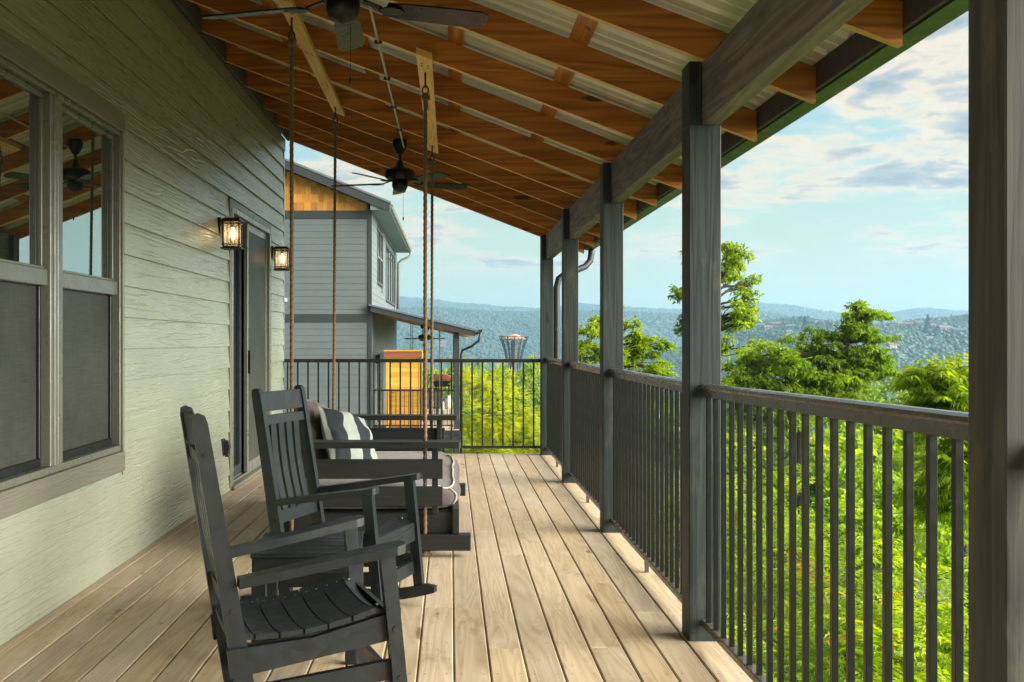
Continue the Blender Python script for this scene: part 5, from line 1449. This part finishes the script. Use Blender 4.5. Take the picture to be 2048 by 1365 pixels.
# the sliding door and a light on the porch wall
npart(MB().box(NX+0.004, NX+0.05, 31.4, 33.6, NZ+0.03, NZ+2.1, 0.004), 'door', M['trim2'])
npart(MB().box(NX+0.051, NX+0.06, 31.5, 32.5, NZ+0.12, NZ+2.0, 0), 'pane', M['doorglass'])
npart(MB().box(NX+0.012, NX+0.16, 30.6, 30.75, 0.62, 0.88, 0.01), 'porch_lamp', M['bronze'])
for i, z in enumerate((0.3, 0.5, 0.95)): pass
npart(MB().box(-4.72, -4.62, NY-0.07, NY-0.013, 2.40, 2.50, 0.006), 'vent_box', M['white'])
# railing of that deck
def nrail(label, p0, p1):
    p0, p1 = Vector(p0), Vector(p1); d = p1-p0; L = d.length
    t = thing('railing', label, 'railing', ((p0+p1)/2)[:], math.atan2(d.y, d.x), 'railings of the neighbouring deck')
    MB().box(-L/2, L/2, -0.025, 0.025, 1.07, 1.12, 0.006).build('top_rail', M['black'], t)
    MB().box(-L/2, L/2, -0.02, 0.02, 0.08, 0.115, 0.005).build('bottom_rail', M['black'], t)
    n = int(L/0.118)
    for k in range(n):
        o = link('baluster', b2, t); o.location = (-L/2+(k+0.5)*L/n, 0, 0.11); o.scale = (1, 1, 0.965)
nrail('thin black railing across the front of the neighbouring deck', (NX+0.03, NY+0.04, NZ), (0.09, NY+0.04, NZ))
nrail('black railing on the open edge of the neighbouring deck, seen end-on', (0.18, NY+0.17, NZ), (0.18, 42.2, NZ))
nrail('black railing at the rear of the neighbouring deck behind the grill', (NX+0.03, 42.35, NZ), (0.09, 42.35, NZ))
# fans and swing of the neighbouring porch
def small_fan(label, x, y, z):
    t = thing('ceiling_fan', label, 'ceiling fan', (x, y, z), 0, 'ceiling fans of the neighbouring porch')
    MB().lathe([(0.0, 0.42), (0.07, 0.41), (0.05, 0.32), (0.012, 0.30), (0.012, 0.14), (0.03, 0.13), (0.12, 0.10), (0.14, 0.04), (0.12, 0.0), (0.06, -0.06), (0, -0.08)], (0, 0, 0), 16).build('motor', M['fan'], t, True)
    for k in range(5):
        m = MB().prism([(0.12, -0.03), (0.25, -0.055), (0.62, -0.065), (0.66, 0), (0.62, 0.065), (0.25, 0.055), (0.12, 0.03)], -0.004, 0.004, 2)
        mm = Matrix.Rotation(R(8+72*k), 4, 'Z') @ Matrix.Rotation(R(-11), 4, 'X'); m.v = [tuple(mm @ Vector(v)) for v in m.v]; m.build('blade', M['blade'], t)
small_fan('first ceiling fan of the neighbouring porch', -0.86, 31.6, 1.36); small_fan('second ceiling fan of the neighbouring porch, deeper in', -0.80, 36.5, 1.38)
t = thing('porch_swing', 'slatted porch swing hanging on four thin ropes on the neighbouring deck', 'swing', (-0.75, 38.6, NZ))
for x in (-0.7, 0.35):
    for y in (-0.9, 0.9): MB().tube([(x, y, 0.45), (x, y, 2.98-0.24*x)], 0.014, 6).build('rope', M['rope'], t)
MB().box(-0.8, 0.45, -1.0, 1.0, 0.30, 0.40, 0.01).build('seat', M['swing'], t); MB().box(-0.85, -0.78, -1.0, 1.0, 0.41, 0.95, 0.01).build('backrest', M['swing'], t)
for y in (-1.0, 0.96): MB().box(-0.8, 0.45, y, y+0.04, 0.41, 0.68, 0.01).build('end_board', M['swing'], t)
# cedar sauna-like cabinet
t = thing('cedar_cabinet', 'tall orange cedar plank cabinet with a rust coloured roof on the neighbouring deck', 'cabinet', (-1.32, 29.75, NZ))
for k in range(14):
    z = 0.06+k*0.1395; MB().box(-0.49, 0.42, -0.45, -0.42, z, z+0.136, 0.004).build('plank', M['cedar'], t)
for k in range(14):
    z = 0.06+k*0.1395; MB().box(0.462, 0.49, -0.36, 0.40, z, z+0.136, 0.004).build('plank', M['cedar'], t)
for x in (-0.515, 0.425): MB().box(x, x+0.085, -0.465, -0.415, 0.0, 2.02, 0.005).build('corner_post', M['cedar'], t)
MB().box(-0.49, 0.458, -0.41, 0.40, 0.02, 2.0, 0).build('body', M['cedar'], t)
MB().prism([(-0.56, 2.02), (0.52, 2.02), (0.50, 2.22), (-0.52, 2.20)], -0.53, 0.45, 1).build('roof', M['terracotta'], t)
rf = MB(); rf.box(-0.575, 0.535, -0.56, -0.532, 2.19, 2.235, 0.004); rf.box(0.505, 0.535, -0.532, 0.45, 2.0, 2.235, 0.004); rf.build('roof_trim', M['cedar'], t)
MB().box(-0.50, 0.50, -0.46, 0.42, 0.0, 0.018, 0).build('base', M['trim2'], t)
# kettle-style grill with a domed brown lid, tanks, chairs
t = thing('grill', 'dome lidded brown barrel grill standing on a trolley on the neighbouring deck', 'grill', (-0.30, 38.8, NZ))
m = MB().prism([(0.40*math.cos(a), 0.22*math.sin(a)) for a in [math.pi*k/12 for k in range(13)]], -0.35, 0.35, 1); m.v = [(v[0], v[1], v[2]+1.02) for v in m.v]; m.build('lid', M['terracotta'], t)
MB().box(-0.42, 0.42, -0.36, 0.36, 0.99, 1.018, 0.005).build('rim', M['vinyl'], t)
m = MB().prism([(-0.38, 0.985), (0.38, 0.985), (0.28, 0.78), (-0.28, 0.78)], -0.33, 0.33, 1); m.build('fire_box', M['bronze'], t)
for x in (-0.26, 0.22):
    for y in (-0.28, 0.24): MB().box(x, x+0.04, y, y+0.04, 0.0, 0.779, 0.004).build('leg', M['black'], t)
MB().tube([(-0.2, -0.38, 1.06), (0.2, -0.38, 1.06)], 0.015, 8).build('handle', M['vinyl'], t)
MB().box(-0.30, 0.30, -0.30, 0.30, 0.25, 0.28, 0.004).build('shelf', M['black'], t)
def tank(label, x, y):
    t = thing('gas_bottle', label, 'gas bottle', (x, y, NZ), 0, 'white gas bottles by the grill')
    MB().lathe([(0.10, 0.0), (0.12, 0.03), (0.155, 0.08), (0.155, 0.30), (0.12, 0.37), (0.04, 0.40), (0.0, 0.40)], (0, 0, 0), 16).build('body', M['white'], t, True)
    MB().lathe([(0.09, 0.38), (0.09, 0.47)], (0, 0, 0), 12).build('collar', M['white'], t); MB().lathe([(0.025, 0.40), (0.025, 0.46), (0, 0.46)], (0, 0, 0), 8).build('valve', M['bronze'], t)
tank('white gas bottle in front of the grill on the neighbouring deck', -0.38, 36.4); tank('white gas bottle beside the grill, next to the neighbouring porch post', -0.08, 37.9)
def deck_chair(label, x, y, rz):
    t = thing('deck_chair', label, 'chair', (x, y, NZ), rz, 'dark chairs on the neighbouring deck')
    MB().box(-0.26, 0.26, -0.26, 0.24, 0.38, 0.42, 0.006).build('seat', M['black'], t)
    for k in range(4): MB().box(-0.25+k*0.132, -0.25+k*0.132+0.10, 0.245, 0.27, 0.43, 0.92, 0.004).build('back_slat', M['black'], t)
    for sx in (-1, 1):
        for y_ in (-0.25, 0.25): MB().box(sx*0.28-0.02, sx*0.28+0.02, y_-0.02, y_+0.02, 0, 0.60, 0.004).build('leg', M['black'], t)
        MB().box(sx*0.28-0.035, sx*0.28+0.035, -0.29, 0.28, 0.601, 0.625, 0.004).build('arm', M['black'], t)
deck_chair('dark slatted deck chair beside the cedar cabinet', -0.62, 32.2, R(200)); deck_chair('dark deck chair behind another one on the neighbouring deck', -0.80, 34.0, R(150))

# ================================================================ observation tower
TX, TY = 18.5, 300.0
tw = thing('observation_tower', 'flared steel lattice observation tower with a copper coloured roof above the trees', 'tower', (TX, TY, -20))
zb, zt = -20.0, 2.6
def tr_(z): q = max(0, (z+9.0)/11.6); return 1.9+2.35*q**2.2 if z > -9 else 1.9
NS = 12
zl = [zb, -16, -12.5, -9, -6.5, -4.5, -2.8, -1.2, 0.4, 1.6, 2.6]
for k in range(NS):
    a = 2*math.pi*k/NS; m = MB()
    m.tube([(TX+tr_(z)*math.cos(a), TY+tr_(z)*math.sin(a), z) for z in zl], 0.17, 6); o = m.build('rib', M['trim2'], tw); o.matrix_parent_inverse = Matrix.Translation((-TX, -TY, 20))
for z in zl[2:]:
    m = MB(); m.tube([(TX+tr_(z)*math.cos(i*math.pi/12), TY+tr_(z)*math.sin(i*math.pi/12), z) for i in range(25)], 0.10, 5, False)
    o = m.build('ring', M['trim2'], tw); o.matrix_parent_inverse = Matrix.Translation((-TX, -TY, 20))
m = MB()
for i in range(len(zl)-1):
    for k in range(NS):
        a, b = 2*math.pi*k/NS, 2*math.pi*(k+1)/NS
        if k % 2: a, b = b, a
        m.tube([(TX+tr_(zl[i])*math.cos(a), TY+tr_(zl[i])*math.sin(a), zl[i]), (TX+tr_(zl[i+1])*math.cos(b), TY+tr_(zl[i+1])*math.sin(b), zl[i+1])], 0.055, 4, False)
o = m.build('bracing', M['trim2'], tw); o.matrix_parent_inverse = Matrix.Translation((-TX, -TY, 20))
m = MB().lathe([(0.9, zb), (0.9, 1.2)], (TX, TY, 0), 8); o = m.build('lift_shaft', M['metalroof'], tw); o.matrix_parent_inverse = Matrix.Translation((-TX, -TY, 20))
m = MB().lathe([(3.5, 1.75), (3.55, 1.95), (1.4, 3.05), (0.3, 3.35), (0, 3.4)], (TX, TY, 0), 12); o = m.build('roof', plain('copper_roof', (0.50, 0.28, 0.15), 0.5), tw); o.matrix_parent_inverse = Matrix.Translation((-TX, -TY, 20))
m = MB().tube([(TX, TY, 3.3), (TX, TY, 4.6)], 0.05, 5); o = m.build('mast', M['vinyl'], tw); o.matrix_parent_inverse = Matrix.Translation((-TX, -TY, 20))

# ================================================================ houses across the valley
def far_house(label, x, y, z, w, d, h, wall, roofm, storeys=2, rz=0.2, flat=False):
    w *= 0.55; d *= 0.55; h *= 0.52
    t = thing('distant_house', label, 'house', (x, y, z), rz, 'houses across the valley')
    MB().box(-w/2, w/2, -d/2, d/2, -4, h, 0).build('wall', wall, t)
    if flat: MB().box(-w/2-0.4, w/2+0.4, -d/2-0.4, d/2+0.4, h+0.01, h+0.6, 0).build('roof', roofm, t)
    else: MB().prism([(-d/2-0.7, h-0.1), (d/2+0.7, h-0.1), (0, h+d*0.33)], -w/2-0.6, w/2+0.6, 0).build('roof', roofm, t)
    n = max(2, int(w/2.6))
    wm = MB().box(-0.45, 0.45, -0.06, 0.06, -0.55, 0.55, 0).mesh('window', M['doorglass'])
    for s in range(storeys):
        for k in range(n):
            o = link('window', wm, t); o.location = (-w/2+(k+0.5)*w/n, -d/2-0.05, h*(s+0.5)/storeys)
wt = plain('pale_render', (0.40, 0.36, 0.31), 0.7); tan = plain('tan_boards', (0.34, 0.22, 0.14), 0.7); red = plain('brown_roof', (0.20, 0.10, 0.075), 0.7); gry = M['metalroof']; wh = plain('weathered_white', (0.50, 0.50, 0.48), 0.7)
YH = 860
FH = [('white house with a grey roof high on the slope across the valley', 408.0, 950.0, 15.2, 13, 9, 6, wh, gry, 2), ('tan house with a brown roof left of the white house, same slope', 415.4, 951.3, 14.7, 16, 10, 6, tan, red, 2),
      ('wide brown lodge on the crest of the house slope', 417.8, 934.1, 14.0, 20, 10, 6, tan, red, 2), ('pale tall house with a steep gable on the crest', 421.7, 926.6, 14.3, 12, 9, 8, wt, gry, 3), ('pale house above the cleared red earth', 421.5, 903.2, 12.3, 14, 9, 6, wt, red, 2),
      ('long low brown house along the crest', 425.9, 888.5, 10.8, 22, 9, 5, tan, gry, 1), ('dark roofed house near the end post on the far slope', 433.8, 876.6, 8.1, 18, 10, 6, tan, gry, 2), ('small white house standing below the crest among trees', 402.8, 866.7, 1.7, 13, 8, 5, wh, gry, 1),
      ('brown house on the knoll behind the sparse oak', 299.9, 946.9, 14.6, 14, 9, 6, tan, red, 2), ('pale pink house on the knoll slope', 288.4, 935.0, 11.3, 13, 9, 6, wt, red, 2), ('white house low on the knoll, in trees', 287.7, 875.1, 6.0, 9, 8, 7, wh, gry, 2),
      ('grey house at the end of the knoll row', 286.6, 953.4, 13.8, 12, 9, 5, wt, gry, 2), ('brown house beside the lone conifer on the slope', 302.1, 916.0, 12.4, 12, 9, 5, tan, gry, 1),
      ('tall pale apartment house on the lower slope', 374.3, 860.1, 2.1, 9, 9, 9, wt, gry, 3), ('grey terraced building under the apartment house', 361.0, 842.7, -4.9, 12, 9, 7, wt, red, 3), ('white three-storey building low in the valley', 395.4, 808.4, -18.0, 8, 8, 8, wh, gry, 3), ('second white building at the valley edge by the end post', 404.5, 807.9, -18.7, 8, 8, 6, wh, gry, 2)]
for lb_, x, d, z, w, dp, h, wl, rf_, st in FH:
    far_house(lb_, x, d, z-0.4, w, dp, h, wl, rf_, st, rng.uniform(-0.35, 0.35))
far_house('brick building with a pitched roof beyond the end railing, under the tower', 74.0, 1480, -41, 30, 20, 26, tan, red, 3, 0.1)
far_house('large pale lodge on the wooded ridge behind the neighbouring porch', -15.5, 1592, -6, 30, 14, 9, tan, gry, 2, 0.1)
# a lone conifer on the slope
def conifer(label, x, y, z, h):
    t = thing('conifer_tree', label, 'tree', (x, y, z), 0, 'lone conifers across the valley')
    MB().tube([(0, 0, -3), (0, 0, h*0.95)], [h*0.03, 0.05], 6).build('trunk', M['bark'], t)
    n = 260; zz = rng.uniform(0.12, 1, n)**0.8; a = rng.uniform(0, 6.28, n); rr = (1-zz)*h*0.24*rng.uniform(0.5, 1, n)
    Pn = np.stack([np.cos(a)*rr, np.sin(a)*rr, zz*h], -1); o = unit(np.stack([np.cos(a), np.sin(a), -0.25+0*a], -1))
    Q, T = sprays(Pn, o, 'clump', h*0.11); link('crown', leafmesh('crown', Q, T*0.4, M['wood_far']), t)['kind'] = 'stuff'
conifer('lone pointed conifer on the crest of the house slope', 304, 883, 8.5, 14); conifer('slim conifer in the row of houses across the valley', 415, 895, 9.5, 15)
# ================================================================ haze
hz = MB().box(-3290, 3290, -150, 3950, -110, 175, 0)
hm = bpy.data.materials.new('haze'); hm.use_nodes = True
t = NT(hm.node_tree); t.n.clear(); out = t.new('ShaderNodeOutputMaterial'); v = t.new('ShaderNodeVolumePrincipled')
v.inputs['Color'].default_value = (0.38, 0.68, 0.95, 1); v.inputs['Density'].default_value = 0.00033; v.inputs['Anisotropy'].default_value = 0.2
t.l.new(v.outputs[0], out.inputs['Volume'])
o = hz.build('haze', hm); o['kind'] = 'stuff'
